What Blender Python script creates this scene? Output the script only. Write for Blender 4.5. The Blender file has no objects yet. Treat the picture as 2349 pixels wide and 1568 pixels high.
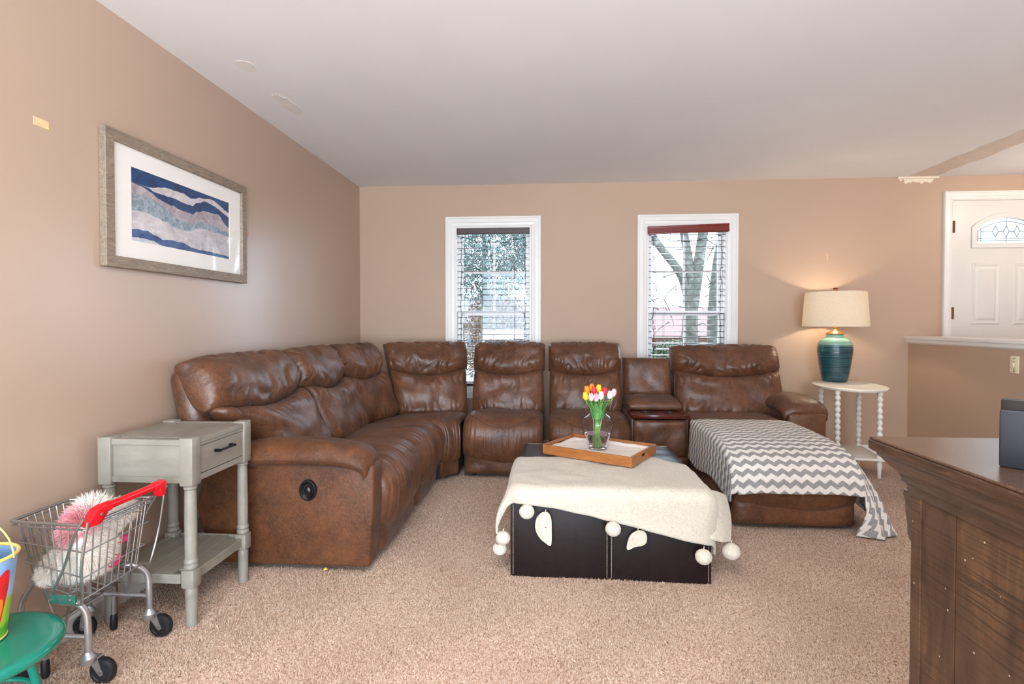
import bpy, bmesh, math, random
import numpy as np
from mathutils import Vector, Matrix, noise
random.seed(7)
PI = math.pi
R = math.radians
scene = bpy.context.scene
COL = scene.collection

# ------------------------------------------------------------------ camera
cam_d = bpy.data.cameras.new('camera')
cam = bpy.data.objects.new('camera', cam_d)
COL.objects.link(cam)
cam.location = (0, 0, 1.172)
cam.rotation_euler = (R(89.0), 0, R(4.09))
cam_d.sensor_width = 36
cam_d.lens = 1230 / 2349 * 36
cam_d.shift_y = -(45 - 1230 * math.tan(R(1.0))) / 2349
cam_d.clip_start = 0.02
cam_d.clip_end = 300
scene.camera = cam

# ------------------------------------------------------------------ world, lights, exposure
world = bpy.data.worlds.new('sky')
scene.world = world
world.use_nodes = True
_bg = world.node_tree.nodes['Background']
_bg.inputs['Color'].default_value = (0.64, 0.82, 1.0, 1)
_bg.inputs['Strength'].default_value = 15.0

def area(name, loc, rot, sx, sy, energy, color, portal=False, spread=180):
    l = bpy.data.lights.new(name, 'AREA')
    l.shape = 'RECTANGLE'; l.size = sx; l.size_y = sy
    l.energy = energy; l.color = color
    l.spread = R(spread)
    o = bpy.data.objects.new(name, l); COL.objects.link(o)
    o.location = loc; o.rotation_euler = rot
    if portal: l.cycles.is_portal = True
    return o

# added soft fill in an invented opening behind the camera, standing in for flash
area('added_rear_fill', (0.2, -2.62, 1.35), (R(90), 0, 0), 3.6, 2.0, 58, (0.84, 0.92, 1.0))
# added fill aimed upward from that opening to brighten the ceiling
area('added_ceiling_fill', (0.2, -2.60, 0.70), (R(111), 0, 0), 3.6, 0.7, 165, (0.86, 0.93, 1.0))
# portals at the two front windows and the door light
area('portal_window_1', (-0.528, 5.15, 1.28), (R(-90), 0, 0), 0.72, 1.6, 1, (1, 1, 1), True)
area('portal_window_2', (1.226, 5.15, 1.28), (R(-90), 0, 0), 0.72, 1.6, 1, (1, 1, 1), True)

scene.view_settings.view_transform = 'Standard'
scene.view_settings.look = 'None'
scene.view_settings.exposure = -0.38
scene.view_settings.gamma = 1.0
scene.view_settings.use_curve_mapping = False

# ------------------------------------------------------------------ helpers: objects
def link(name, me, mat=None, parent=None):
    o = bpy.data.objects.new(name, me)
    COL.objects.link(o)
    if mat is not None and me is not None and len(me.materials) == 0:
        me.materials.append(mat)
    if parent is not None: o.parent = parent
    return o

def tag(o, label=None, cat=None, group=None, kind=None):
    if label: o['label'] = label
    if cat: o['category'] = cat
    if group: o['group'] = group
    if kind: o['kind'] = kind
    return o

def thing(name, loc, rz, label, cat, group=None):
    o = bpy.data.objects.new(name, None); COL.objects.link(o)
    o.empty_display_size = 0.05
    o.location = loc; o.rotation_euler = (0, 0, rz)
    return tag(o, label, cat, group)

def pymesh(name, verts, faces, smooth=False, sharp=None):
    me = bpy.data.meshes.new(name)
    me.from_pydata([tuple(v) for v in verts], [], faces)
    me.update()
    if smooth:
        me.polygons.foreach_set('use_smooth', [True] * len(me.polygons))
        if sharp is not None:
            me.set_sharp_from_angle(angle=R(sharp))
    return me

class MB:
    """collects shapes; build() links them as ONE mesh object"""
    def __init__(s): s.v = []; s.f = []; s.off = Vector((0, 0, 0))
    def add(s, vs, fs):
        n = len(s.v)
        s.v += [Vector(v) for v in vs]
        s.f += [tuple(i + n for i in f) for f in fs]
        return s
    def box(s, x0, x1, y0, y1, z0, z1, bev=0.0, seg=2, M=None):
        bm = bmesh.new()
        bmesh.ops.create_cube(bm, size=1)
        for v in bm.verts:
            v.co = Vector((x0 + (v.co.x + .5) * (x1 - x0), y0 + (v.co.y + .5) * (y1 - y0), z0 + (v.co.z + .5) * (z1 - z0)))
        if bev > 0:
            bmesh.ops.bevel(bm, geom=list(bm.edges), offset=bev, segments=seg, affect='EDGES', profile=.5)
        bm.verts.index_update()
        vs = [v.co.copy() for v in bm.verts]
        if M is not None: vs = [M @ v for v in vs]
        fs = [[v.index for v in f.verts] for f in bm.faces]
        bm.free()
        return s.add(vs, fs)
    def tube(s, pts, r, n=8, closed=False, caps=True):
        pts = [Vector(p) for p in pts]
        m = len(pts)
        rad = r if isinstance(r, (list, tuple)) else [r] * m
        vs = []; fs = []
        ref = None
        for i, p in enumerate(pts):
            if closed: t = pts[(i + 1) % m] - pts[i - 1]
            else: t = pts[min(i + 1, m - 1)] - pts[max(i - 1, 0)]
            if t.length < 1e-9: t = Vector((0, 0, 1))
            t.normalize()
            if ref is None:
                ref = Vector((0, 0, 1)) if abs(t.z) < .9 else Vector((1, 0, 0))
            a = t.cross(ref)
            if a.length < 1e-6: a = t.orthogonal()
            a.normalize(); b = t.cross(a).normalized(); ref = -b if ref.dot(-b) > 0 else b
            ref = a.cross(t)
            for k in range(n):
                th = 2 * PI * k / n
                vs.append(p + (a * math.cos(th) + b * math.sin(th)) * rad[i])
        for i in range(m if closed else m - 1):
            j = (i + 1) % m
            for k in range(n):
                fs.append((i * n + k, i * n + (k + 1) % n, j * n + (k + 1) % n, j * n + k))
        if caps and not closed:
            fs.append(tuple(range(n))[::-1]); fs.append(tuple((m - 1) * n + k for k in range(n)))
        return s.add(vs, fs)
    def lathe(s, prof, c=(0, 0, 0), n=32, M=None, caps=True):
        """prof: list of (radius, z)"""
        vs = []; fs = []
        for (r, z) in prof:
            for k in range(n):
                th = 2 * PI * k / n
                v = Vector((r * math.cos(th), r * math.sin(th), z))
                if M is not None: v = M @ v
                vs.append(v + Vector(c))
        m = len(prof)
        for i in range(m - 1):
            for k in range(n):
                fs.append((i * n + k, i * n + (k + 1) % n, (i + 1) * n + (k + 1) % n, (i + 1) * n + k))
        if caps:
            if prof[0][0] > 1e-5: fs.append(tuple(range(n))[::-1])
            if prof[-1][0] > 1e-5: fs.append(tuple((m - 1) * n + k for k in range(n)))
        return s.add(vs, fs)
    def prism(s, poly, axis, a0, a1, bev=0.0, seg=2):
        """poly in the two other axes (order xyz minus axis), extruded a0..a1"""
        def P(q, a):
            if axis == 'x': return Vector((a, q[0], q[1]))
            if axis == 'y': return Vector((q[0], a, q[1]))
            return Vector((q[0], q[1], a))
        bm = bmesh.new()
        A = [bm.verts.new(P(q, a0)) for q in poly]; B = [bm.verts.new(P(q, a1)) for q in poly]
        n = len(poly)
        bm.faces.new(A); bm.faces.new(B[::-1])
        for i in range(n): bm.faces.new((A[i], B[i], B[(i + 1) % n], A[(i + 1) % n]))
        bmesh.ops.recalc_face_normals(bm, faces=bm.faces)
        if bev > 0:
            es = [e for e in bm.edges if e.calc_face_angle(0) > .5]
            bmesh.ops.bevel(bm, geom=es, offset=bev, segments=seg, affect='EDGES', profile=.5)
        bm.verts.index_update()
        vs = [v.co.copy() for v in bm.verts]; fs = [[v.index for v in f.verts] for f in bm.faces]
        bm.free()
        return s.add(vs, fs)
    def sphere(s, c, rx, ry=None, rz=None, nu=16, nv=10, fn=None, M=None):
        ry = rx if ry is None else ry; rz = rx if rz is None else rz
        vs = []; fs = []
        for j in range(nv + 1):
            ph = -PI / 2 + PI * j / nv
            for i in range(nu):
                th = 2 * PI * i / nu
                k = 1 if fn is None else fn(th, ph)
                v = Vector((rx * math.cos(ph) * math.cos(th) * k, ry * math.cos(ph) * math.sin(th) * k, rz * math.sin(ph) * k))
                if M is not None: v = M @ v
                vs.append(v + Vector(c))
        for j in range(nv):
            for i in range(nu):
                fs.append((j * nu + i, j * nu + (i + 1) % nu, (j + 1) * nu + (i + 1) % nu, (j + 1) * nu + i))
        return s.add(vs, fs)
    def mesh(s, name, smooth=True, sharp=35):
        me = pymesh(name, s.v, s.f)
        bm = bmesh.new(); bm.from_mesh(me)
        bmesh.ops.remove_doubles(bm, verts=bm.verts, dist=1e-6)
        bmesh.ops.recalc_face_normals(bm, faces=bm.faces)
        bm.to_mesh(me); bm.free()
        if smooth:
            me.polygons.foreach_set('use_smooth', [True] * len(me.polygons))
            me.set_sharp_from_angle(angle=R(sharp))
        return me
    def build(s, name, mat, parent=None, smooth=True, sharp=35):
        return link(name, s.mesh(name, smooth, sharp), mat, parent)

def structure(name, mb, mat, parent=None, smooth=False):
    o = mb.build(name, mat, parent, smooth)
    if parent is None: o['kind'] = 'structure'
    return o

def plate(name, outline, holes, t, mat, parent, M, bevel=0.0):
    """flat plate cut from a 2-D outline with holes, thickness t, placed by matrix M (local xy plane, z thickness)"""
    cu = bpy.data.curves.new(name, 'CURVE'); cu.dimensions = '2D'; cu.fill_mode = 'BOTH'
    cu.extrude = t / 2; cu.bevel_depth = bevel
    for pts in [outline] + holes:
        sp = cu.splines.new('POLY'); sp.points.add(len(pts) - 1); sp.use_cyclic_u = True
        for p, q in zip(sp.points, pts): p.co = (q[0], q[1], 0, 1)
    tmp = bpy.data.objects.new('tmp_curve', cu); COL.objects.link(tmp)
    dg = bpy.context.evaluated_depsgraph_get()
    me = bpy.data.meshes.new_from_object(tmp.evaluated_get(dg))
    bpy.data.objects.remove(tmp); bpy.data.curves.remove(cu)
    me.transform(M); me.name = name
    me.materials.clear()
    return link(name, me, mat, parent)

def copy_tree(o, parent=None):
    c = o.copy(); COL.objects.link(c); c.parent = parent
    for ch in list(o.children): copy_tree(ch, c)
    return c

def catmull(pts, n=8, closed=False):
    pts = [Vector(p) for p in pts]; m = len(pts); out = []
    rng = range(m if closed else m - 1)
    for i in rng:
        if closed: p0, p1, p2, p3 = pts[i - 1], pts[i], pts[(i + 1) % m], pts[(i + 2) % m]
        else: p0, p1, p2, p3 = pts[max(i - 1, 0)], pts[i], pts[i + 1], pts[min(i + 2, m - 1)]
        for k in range(n):
            t = k / n
            out.append(.5 * ((2 * p1) + (p2 - p0) * t + (2 * p0 - 5 * p1 + 4 * p2 - p3) * t * t + (3 * p1 - p0 - 3 * p2 + p3) * t ** 3))
    if not closed: out.append(pts[-1])
    return out

def curve_eval(pts):
    """smooth curve through pts, parameter 0..1 by arc length"""
    P = catmull(pts, 12)
    L = [0]
    for i in range(1, len(P)): L.append(L[-1] + (P[i] - P[i - 1]).length)
    T = L[-1]
    def f(t):
        t = min(max(t, 0), 1) * T
        lo, hi = 0, len(L) - 1
        while hi - lo > 1:
            mid = (lo + hi) // 2
            if L[mid] <= t: lo = mid
            else: hi = mid
        k = (t - L[lo]) / max(L[hi] - L[lo], 1e-9)
        return P[lo].lerp(P[hi], k)
    return f

def nz(x, y=0.0, z=0.0): return noise.noise(Vector((x, y, z)))

def cushion(name, C, T, mat, parent, nu=44, nv=30, back=.35, ea=6, eb=4, flip=1, wr=None, q=2.2):
    """closed pillow-like pad: mid-surface C(a,b), a,b in -1..1, puffed by T along the normal; returns (object, S)"""
    e = 1e-3
    def nrm(a, b):
        a = min(max(a, -1 + e), 1 - e); b = min(max(b, -1 + e), 1 - e)
        da = Vector(C(a + e, b)) - Vector(C(a - e, b)); db = Vector(C(a, b + e)) - Vector(C(a, b - e))
        n = da.cross(db)
        return n.normalized() * flip if n.length > 1e-12 else Vector((0, 0, 1))
    def env(a, b):
        return max(0, 1 - abs(a) ** ea) ** (1 / q) * max(0, 1 - abs(b) ** eb) ** (1 / q)
    def S(a, b, side=1):
        k = env(a, b)
        h = T * k
        if side > 0 and wr is not None: h += wr(a, b) * k
        return Vector(C(a, b)) + nrm(a, b) * (h if side > 0 else -h * back)
    A = [math.sin(PI / 2 * (-1 + 2 * i / nu)) for i in range(nu + 1)]
    B = [math.sin(PI / 2 * (-1 + 2 * j / nv)) for j in range(nv + 1)]
    A = [.55 * x + .45 * (-1 + 2 * i / nu) for i, x in enumerate(A)]
    B = [.55 * x + .45 * (-1 + 2 * j / nv) for j, x in enumerate(B)]
    vs = []; fs = []; idx = {}
    for j in range(nv + 1):
        for i in range(nu + 1):
            idx[(i, j, 1)] = len(vs); vs.append(S(A[i], B[j], 1))
    for j in range(nv + 1):
        for i in range(nu + 1):
            if i in (0, nu) or j in (0, nv): idx[(i, j, -1)] = idx[(i, j, 1)]
            else: idx[(i, j, -1)] = len(vs); vs.append(S(A[i], B[j], -1))
    for j in range(nv):
        for i in range(nu):
            f = (idx[(i, j, 1)], idx[(i + 1, j, 1)], idx[(i + 1, j + 1, 1)], idx[(i, j + 1, 1)])
            g = (idx[(i, j, -1)], idx[(i, j + 1, -1)], idx[(i + 1, j + 1, -1)], idx[(i + 1, j, -1)])
            if flip < 0: f = f[::-1]; g = g[::-1]
            fs.append(f); fs.append(g)
    me = pymesh(name, vs, fs, True)
    return link(name, me, mat, parent), S

def drape(name, S, nu, nv, mat, parent, thick=.008, off=1):
    """open cloth grid S(p,q) p,q in 0..1, UV in metres"""
    vs = []; uv = []
    g = [[Vector(S(i / nu, j / nv)) for i in range(nu + 1)] for j in range(nv + 1)]
    # arc length UVs
    mid = nu // 2
    vlen = [0]
    for j in range(1, nv + 1): vlen.append(vlen[-1] + (g[j][mid] - g[j - 1][mid]).length)
    for j in range(nv + 1):
        ul = [0] * (nu + 1)
        for i in range(mid + 1, nu + 1): ul[i] = ul[i - 1] + (g[j][i] - g[j][i - 1]).length
        for i in range(mid - 1, -1, -1): ul[i] = ul[i + 1] - (g[j][i] - g[j][i + 1]).length
        for i in range(nu + 1): vs.append(g[j][i]); uv.append((ul[i], vlen[j]))
    fs = [(j * (nu + 1) + i, j * (nu + 1) + i + 1, (j + 1) * (nu + 1) + i + 1, (j + 1) * (nu + 1) + i) for j in range(nv) for i in range(nu)]
    me = pymesh(name, vs, fs, True)
    lay = me.uv_layers.new(name='UVMap')
    for l in me.loops: lay.data[l.index].uv = uv[l.vertex_index]
    o = link(name, me, mat, parent)
    m = o.modifiers.new('thickness', 'SOLIDIFY'); m.thickness = thick; m.offset = off
    return o

# ------------------------------------------------------------------ helpers: materials
class NT:
    def __init__(s, name):
        s.m = bpy.data.materials.new(name); s.m.use_nodes = True
        s.t = s.m.node_tree; s.b = s.t.nodes['Principled BSDF']; s.out = s.t.nodes['Material Output']
        s._c = None
    def n(s, typ, **kw):
        k = s.t.nodes.new(typ)
        for a, v in kw.items(): setattr(k, a, v)
        return k
    def l(s, a, b): s.t.links.new(a, b)
    def coord(s, which='Object', scale=None, rot=None):
        if s._c is None: s._c = s.n('ShaderNodeTexCoord')
        o = s._c.outputs[which]
        if scale is not None or rot is not None:
            mp = s.n('ShaderNodeMapping')
            if scale is not None: mp.inputs['Scale'].default_value = scale if isinstance(scale, tuple) else (scale,) * 3
            if rot is not None: mp.inputs['Rotation'].default_value = rot
            s.l(o, mp.inputs['Vector']); o = mp.outputs[0]
        return o
    def noise(s, scale, detail=3, rough=.5, dist=0, vec=None):
        k = s.n('ShaderNodeTexNoise')
        k.inputs['Scale'].default_value = scale; k.inputs['Detail'].default_value = detail
        k.inputs['Roughness'].default_value = rough; k.inputs['Distortion'].default_value = dist
        s.l(vec if vec is not None else s.coord(), k.inputs['Vector'])
        return k.outputs['Fac']
    def ramp(s, fac, stops, interp='LINEAR'):
        k = s.n('ShaderNodeValToRGB'); cr = k.color_ramp; cr.interpolation = interp
        while len(cr.elements) < len(stops): cr.elements.new(.5)
        for e, (p, c) in zip(cr.elements, stops):
            e.position = p; e.color = (c, c, c, 1) if not isinstance(c, tuple) else (*c, 1)
        s.l(fac, k.inputs['Fac'])
        return k.outputs['Color']
    def mix(s, fac, a, b, mode='MIX'):
        k = s.n('ShaderNodeMix'); k.data_type = 'RGBA'; k.blend_type = mode
        for sock, v in ((k.inputs['Factor'], fac), (k.inputs['A'], a), (k.inputs['B'], b)):
            if isinstance(v, tuple): sock.default_value = (*v, 1)
            elif isinstance(v, (int, float)): sock.default_value = v
            else: s.l(v, sock)
        # RGBA sockets
        return k.outputs['Result']
    def math(s, op, a, b=None, c=None):
        k = s.n('ShaderNodeMath'); k.operation = op
        for i, v in enumerate((a, b, c)):
            if v is None: continue
            if isinstance(v, (int, float)): k.inputs[i].default_value = v
            else: s.l(v, k.inputs[i])
        return k.outputs[0]
    def base(s, c):
        if isinstance(c, tuple): s.b.inputs['Base Color'].default_value = (*c, 1)
        else: s.l(c, s.b.inputs['Base Color'])
        return s
    def set(s, **kw):
        for k, v in kw.items(): 
            i = s.b.inputs[k.replace('_', ' ')]
            if isinstance(v, (int, float, tuple)): i.default_value = v
            else: s.l(v, i)
        return s
    def bump(s, h, strength=.3, dist=.01):
        k = s.n('ShaderNodeBump'); k.inputs['Strength'].default_value = strength; k.inputs['Distance'].default_value = dist
        s.l(h, k.inputs['Height']); s.l(k.outputs[0], s.b.inputs['Normal'])
        return s

def srgb(r, g, b):
    f = lambda c: (c / 255 / 12.92) if c / 255 <= .04045 else ((c / 255 + .055) / 1.055) ** 2.4
    return (f(r), f(g), f(b))

def plain(name, col, rough=.5, metallic=0., var=.12, vscale=30, bump=0., bscale=200, **kw):
    m = NT(name)
    c2 = tuple(max(0, c * (1 - var)) for c in col); c1 = tuple(min(1, c * (1 + var)) for c in col)
    m.base(m.ramp(m.noise(vscale, 3), [(.35, c2), (.65, c1)]))
    m.set(Roughness=rough, Metallic=metallic)
    for k, v in kw.items(): m.b.inputs[k.replace('_', ' ')].default_value = v
    if bump > 0: m.bump(m.noise(bscale, 2), bump, .003)
    return m.m

MAT = {}
# painted plaster
def wallpaint(name, c, rough=.42):
    m = NT(name)
    big = m.noise(.9, 3)
    m.base(m.ramp(big, [(.3, tuple(x * .96 for x in c)), (.7, tuple(min(1, x * 1.03) for x in c))]))
    m.set(Roughness=rough, Specular_IOR_Level=.4 if rough > .4 else 1.0)
    m.bump(m.noise(140, 3, .6), .06, .003)
    return m.m
MAT['wall'] = wallpaint('wall_paint_tan', srgb(182, 154, 132), .6)
MAT['wall_satin'] = wallpaint('wall_paint_tan_satin', srgb(182, 156, 136), .32)
MAT['ceiling'] = wallpaint('ceiling_paint', srgb(234, 234, 235), .7)
MAT['white_trim'] = plain('white_trim_paint', srgb(228, 223, 217), .35, var=.02, vscale=5)
MAT['ceiling_stain'] = plain('ceiling_patch_paint', srgb(230, 226, 222), .7, var=.02, vscale=12)
MAT['joint'] = plain('ceiling_joint_compound', srgb(212, 200, 188), .6, var=.05, vscale=9)
MAT['mud'] = plain('drywall_mud', srgb(226, 212, 190), .7, var=.06, vscale=30, bump=.3, bscale=60)

def carpet(name, tuft):
    m = NT(name)
    v = m.coord('Object')
    fine = m.noise(120, 4, .75, 0, v)
    mid = m.noise(38, 3, .6, 0, v)
    big = m.noise(2.2, 3, .5, 0, v)
    c = m.ramp(fine, [(.33, srgb(92, 66, 52)), (.42, srgb(186, 150, 126)), (.52, srgb(240, 210, 188)), (.66, srgb(255, 240, 224))])
    c = m.mix(m.ramp(mid, [(.35, .0), (.62, .25)]), c, srgb(176, 144, 122))
    c = m.mix(m.ramp(big, [(.35, .0), (.65, .2)]), c, srgb(206, 172, 148))
    m.base(c)
    m.set(Roughness=.95, Specular_IOR_Level=.1)
    m.bump(fine, .6, .006)
    return m.m
MAT['carpet'] = carpet('carpet_base', False)
MAT['pile'] = carpet('carpet_pile', True)

def leather(name, dark, light, crack, rough=.46):
    m = NT(name)
    v = m.coord('Object')
    n1 = m.math('ADD', m.math('MULTIPLY', m.noise(4.0, 5, .68, .4, v), .62), m.math('MULTIPLY', m.noise(26, 5, .7, .8, v), .38))
    c = m.ramp(n1, [(.36, dark), (.62, light)])
    vor = m.n('ShaderNodeTexVoronoi'); vor.feature = 'DISTANCE_TO_EDGE'; vor.inputs['Scale'].default_value = 58
    wv = m.n('ShaderNodeMix'); wv.data_type = 'RGBA'; wv.blend_type = 'LINEAR_LIGHT'
    nn = m.n('ShaderNodeTexNoise'); nn.inputs['Scale'].default_value = 18; nn.inputs['Detail'].default_value = 3
    m.l(v, nn.inputs['Vector'])
    wv.inputs['Factor'].default_value = .05
    m.l(v, wv.inputs['A']); m.l(nn.outputs['Color'], wv.inputs['B'])
    m.l(wv.outputs['Result'], vor.inputs['Vector'])
    edge = m.ramp(vor.outputs['Distance'], [(.0, 1.0), (.035, .0)])
    mask = m.ramp(m.noise(9, 4, .6, 0, v), [(.42, .0), (.64, .5)])
    fac = m.math('MULTIPLY', edge, mask)
    c = m.mix(fac, c, crack)
    streak = m.ramp(m.noise(70, 5, .75, 2.5, v), [(.52, 0.), (.68, .45)])
    c = m.mix(streak, c, crack)
    m.base(c)
    m.set(Roughness=m.ramp(m.noise(7, 4, .6, 0, v), [(.3, rough - .08), (.7, rough + .1)]), Specular_IOR_Level=.45)
    m.set(Sheen_Weight=.04, Sheen_Roughness=.5)
    h = m.math('ADD', m.math('MULTIPLY', m.noise(60, 4, .6, 0, v), .6), m.math('MULTIPLY', m.noise(14, 3, .5, .6, v), .5))
    m.bump(h, .35, .008)
    return m.m
MAT['sofa'] = leather('sofa_microfibre', srgb(58, 33, 20), srgb(110, 69, 45), srgb(152, 108, 78), .38)
MAT['sofa_seam'] = plain('sofa_stitch', srgb(70, 45, 34), .6)
MAT['sofa_under'] = plain('sofa_underside', srgb(46, 32, 26), .8)
MAT['arm_panel'] = leather('sofa_side_panel', srgb(54, 27, 8), srgb(102, 58, 26), srgb(142, 94, 58), .58)

def wood(name, dark, light, scale=(1, 12, 12), rough=.4, bump=.15, dist=2.5, axis_noise=4):
    m = NT(name)
    v = m.coord('Object', scale)
    n1 = m.noise(axis_noise, 5, .6, dist, v)
    c = m.ramp(n1, [(.3, dark), (.55, tuple((a + b) / 2 for a, b in zip(dark, light))), (.72, light)])
    m.base(c); m.set(Roughness=rough)
    m.bump(n1, bump, .002)
    return m.m
# ------------------------------------------------------------------ room shell
WX = -1.786; WY = 4.935; CH = 2.44
XR = 5.0; YR = -2.55
mb = MB(); mb.box(WX - .15, XR + .15, YR - .15, WY + .15, -.12, 0)
floor = structure('floor', mb, MAT['carpet'])
mb = MB(); mb.box(WX - .15, XR + .15, YR - .15, WY + .15, CH, CH + .12)
structure('ceiling', mb, MAT['ceiling'])
mb = MB(); mb.box(WX - .12, WX, YR - .15, WY + .12, 0, CH)
structure('wall_left', mb, MAT['wall_satin'])
mb = MB(); mb.box(XR, XR + .12, YR - .15, WY + .12, 0, CH)
structure('wall_right', mb, MAT['wall'])

W1 = (-.879, -.178, .56, 2.055); W2 = (.873, 1.578, .56, 2.05); DR = (3.475, 4.40, .20, 2.235)
def holed_wall(mb, x0, x1, y0, y1, z0, z1, holes):
    xs = sorted({x0, x1, *[h[0] for h in holes], *[h[1] for h in holes]})
    zs = sorted({z0, z1, *[h[2] for h in holes], *[h[3] for h in holes]})
    for i in range(len(xs) - 1):
        run = None
        for j in range(len(zs) - 1):
            cx = (xs[i] + xs[i + 1]) / 2; cz = (zs[j] + zs[j + 1]) / 2
            hole = any(h[0] < cx < h[1] and h[2] < cz < h[3] for h in holes)
            if not hole:
                if run is None: run = zs[j]
                end = zs[j + 1]
            if (hole or j == len(zs) - 2) and run is not None:
                mb.box(xs[i], xs[i + 1], y0, y1, run, end); run = None
mb = MB(); holed_wall(mb, WX - .12, XR + .12, WY, WY + .14, 0, CH, [W1, W2, DR])
structure('wall_back', mb, MAT['wall'])
mb = MB(); holed_wall(mb, WX - .12, XR + .12, YR - .12, YR, 0, CH, [(-1.6, 2.0, .35, 2.35)])  # unseen opening, added for the rear fill lights
structure('wall_rear', mb, MAT['wall'])

# knee wall beside the entry landing, with its white cap
KX = 3.13
mb = MB(); mb.box(KX, KX + .12, 2.2, WY, 0, .992)
structure('wall_knee', mb, MAT['wall'])
cap = MB()
prof = [(KX - .040, 1.030), (KX - .040, 1.048), (KX - .034, 1.054), (KX + .154, 1.054), (KX + .160, 1.048), (KX + .160, 1.030), (KX + .146, 1.027),
        (KX + .142, 1.000), (KX + .130, .990), (KX + .121, .985), (KX - .001, .985), (KX - .010, .990), (KX - .022, 1.000), (KX - .026, 1.027)]
cap.prism(prof, 'y', 2.16, WY - .002)
structure('trim_1', cap, MAT['white_trim'])
# entry landing
mb = MB(); mb.box(KX + .12, XR, 3.55, WY, 0, .195)
structure('floor_landing', mb, wood('landing_wood', srgb(96, 62, 38), srgb(150, 104, 66), (12, 1, 12)))

# baseboards
def baseboard(name, axis, p, a0, a1, sgn):
    mb = MB()
    pr = [(0, 0.002), (.014, 0.002), (.014, .070), (.010, .082), (.005, .088), (0, .090)]
    if axis == 'y': mb.prism([(p + sgn * q, z) for q, z in pr], 'y', a0, a1)
    else: mb.prism([(p + sgn * q, z) for q, z in pr], 'x', a0, a1)
    return structure(name, mb, MAT['white_trim'])
baseboard('baseboard_left', 'y', WX, YR, WY, 1)
baseboard('baseboard_back', 'x', WY, WX + .015, KX, -1)
baseboard('baseboard_knee', 'y', KX, 2.2, WY - .015, -1)

# ceiling joint where a wall was taken out, and old patches
def patch(name, pts, z, mat, label, cat, th=.0012):
    mb = MB(); mb.prism(pts, 'z', z - th, z); o = mb.build(name, mat, None, False); tag(o, kind='structure'); return o
rj = random.Random(3)
L = [(3.10 + .015 * rj.uniform(-1, 1), y) for y in np.linspace(WY, 1.0, 40)]
Rr = [(3.33 - .0 * y + .02 * rj.uniform(-1, 1), y) for y in np.linspace(1.0, WY, 40)]
patch('trim_2', L + Rr, CH, MAT['joint'], '', '')
def blob(cx, cy, rx, ry, n=22, seed=1, jag=.25, rot=0):
    q = random.Random(seed); out = []
    for i in range(n):
        t = 2 * PI * i / n; k = 1 + q.uniform(-jag, jag)
        x = rx * k * math.cos(t); y = ry * k * math.sin(t)
        out.append((cx + x * math.cos(rot) - y * math.sin(rot), cy + x * math.sin(rot) + y * math.cos(rot)))
    return out
o = patch('ceiling_patch', blob(-1.505, 2.58, .045, .06, 26, 4, .06), CH, MAT['ceiling_stain'], '', '')
o = patch('ceiling_patch', blob(-1.53, 3.05, .05, .15, 30, 5, .14), CH, MAT['ceiling_stain'], '', '')
# drywall mud smeared at the top of the back wall below the joint
mb = MB()
q = random.Random(11)
top = [(3.04 + .30 * i / 16, CH - .001) for i in range(17)]
bot = [(3.34 - .30 * i / 60, 2.392 + q.uniform(-.004, .004) + .020 * nz(i * .23, 1.7) + .012 * nz(i * .7, 4.1) + (.026 if i < 6 or i > 52 else 0)) for i in range(61)]
mb.prism(top + bot, 'y', WY - .004, WY)
structure('trim_3', mb, MAT['mud'])
mb = MB(); mb.box(3.02, 3.36, WY - .02, WY + .0, CH - .02, CH, .006)
structure('trim_4', mb, MAT['mud'])
# marks left on the walls
tag(MB().box(WX, WX + .0015, 1.745, 1.802, 1.857, 1.886).build('masking_tape', plain('aged_tape', srgb(226, 196, 150), .6), None, False),
    'small strip of yellowed masking tape on left wall near frame', 'tape')
mb = MB(); mb.prism([(y, z) for y, z in blob(3.056, 1.697, .016, .03, 16, 8, .35)], 'x', WX, WX + .001)
tag(mb.build('paint_chip', plain('chipped_paint', srgb(190, 150, 118), .7), None, False), kind='structure')
mb = MB(); mb.prism([(x, z) for x, z in blob(2.44, 1.75, .006, .035, 14, 9, .3)], 'y', WY - .001, WY)
tag(mb.build('paint_chip', plain('chipped_paint_b', srgb(214, 170, 120), .7), None, False), kind='structure')

# ------------------------------------------------------------------ windows
glass = NT('window_glass')
for n_ in list(glass.t.nodes):
    if n_.type == 'BSDF_PRINCIPLED': glass.t.nodes.remove(n_)
tr = glass.n('ShaderNodeBsdfTransparent'); gl = glass.n('ShaderNodeBsdfGlossy'); gl.inputs['Roughness'].default_value = .02
fr_w = glass.n('ShaderNodeLayerWeight'); fr = glass.n('ShaderNodeMath', operation='MULTIPLY_ADD'); fr.inputs[1].default_value = .35; fr.inputs[2].default_value = .03
fr_p = glass.n('ShaderNodeMath', operation='POWER'); fr_p.inputs[1].default_value = 4; glass.l(fr_w.outputs['Facing'], fr_p.inputs[0]); glass.l(fr_p.outputs[0], fr.inputs[0])
mx = glass.n('ShaderNodeMixShader')
glass.l(fr.outputs[0], mx.inputs[0]); glass.l(tr.outputs[0], mx.inputs[1]); glass.l(gl.outputs[0], mx.inputs[2]); glass.l(mx.outputs[0], glass.out.inputs['Surface'])
MAT['pane'] = glass.m
MAT['vinyl'] = plain('white_vinyl_sash', srgb(240, 240, 240), .4, var=.01)

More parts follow.
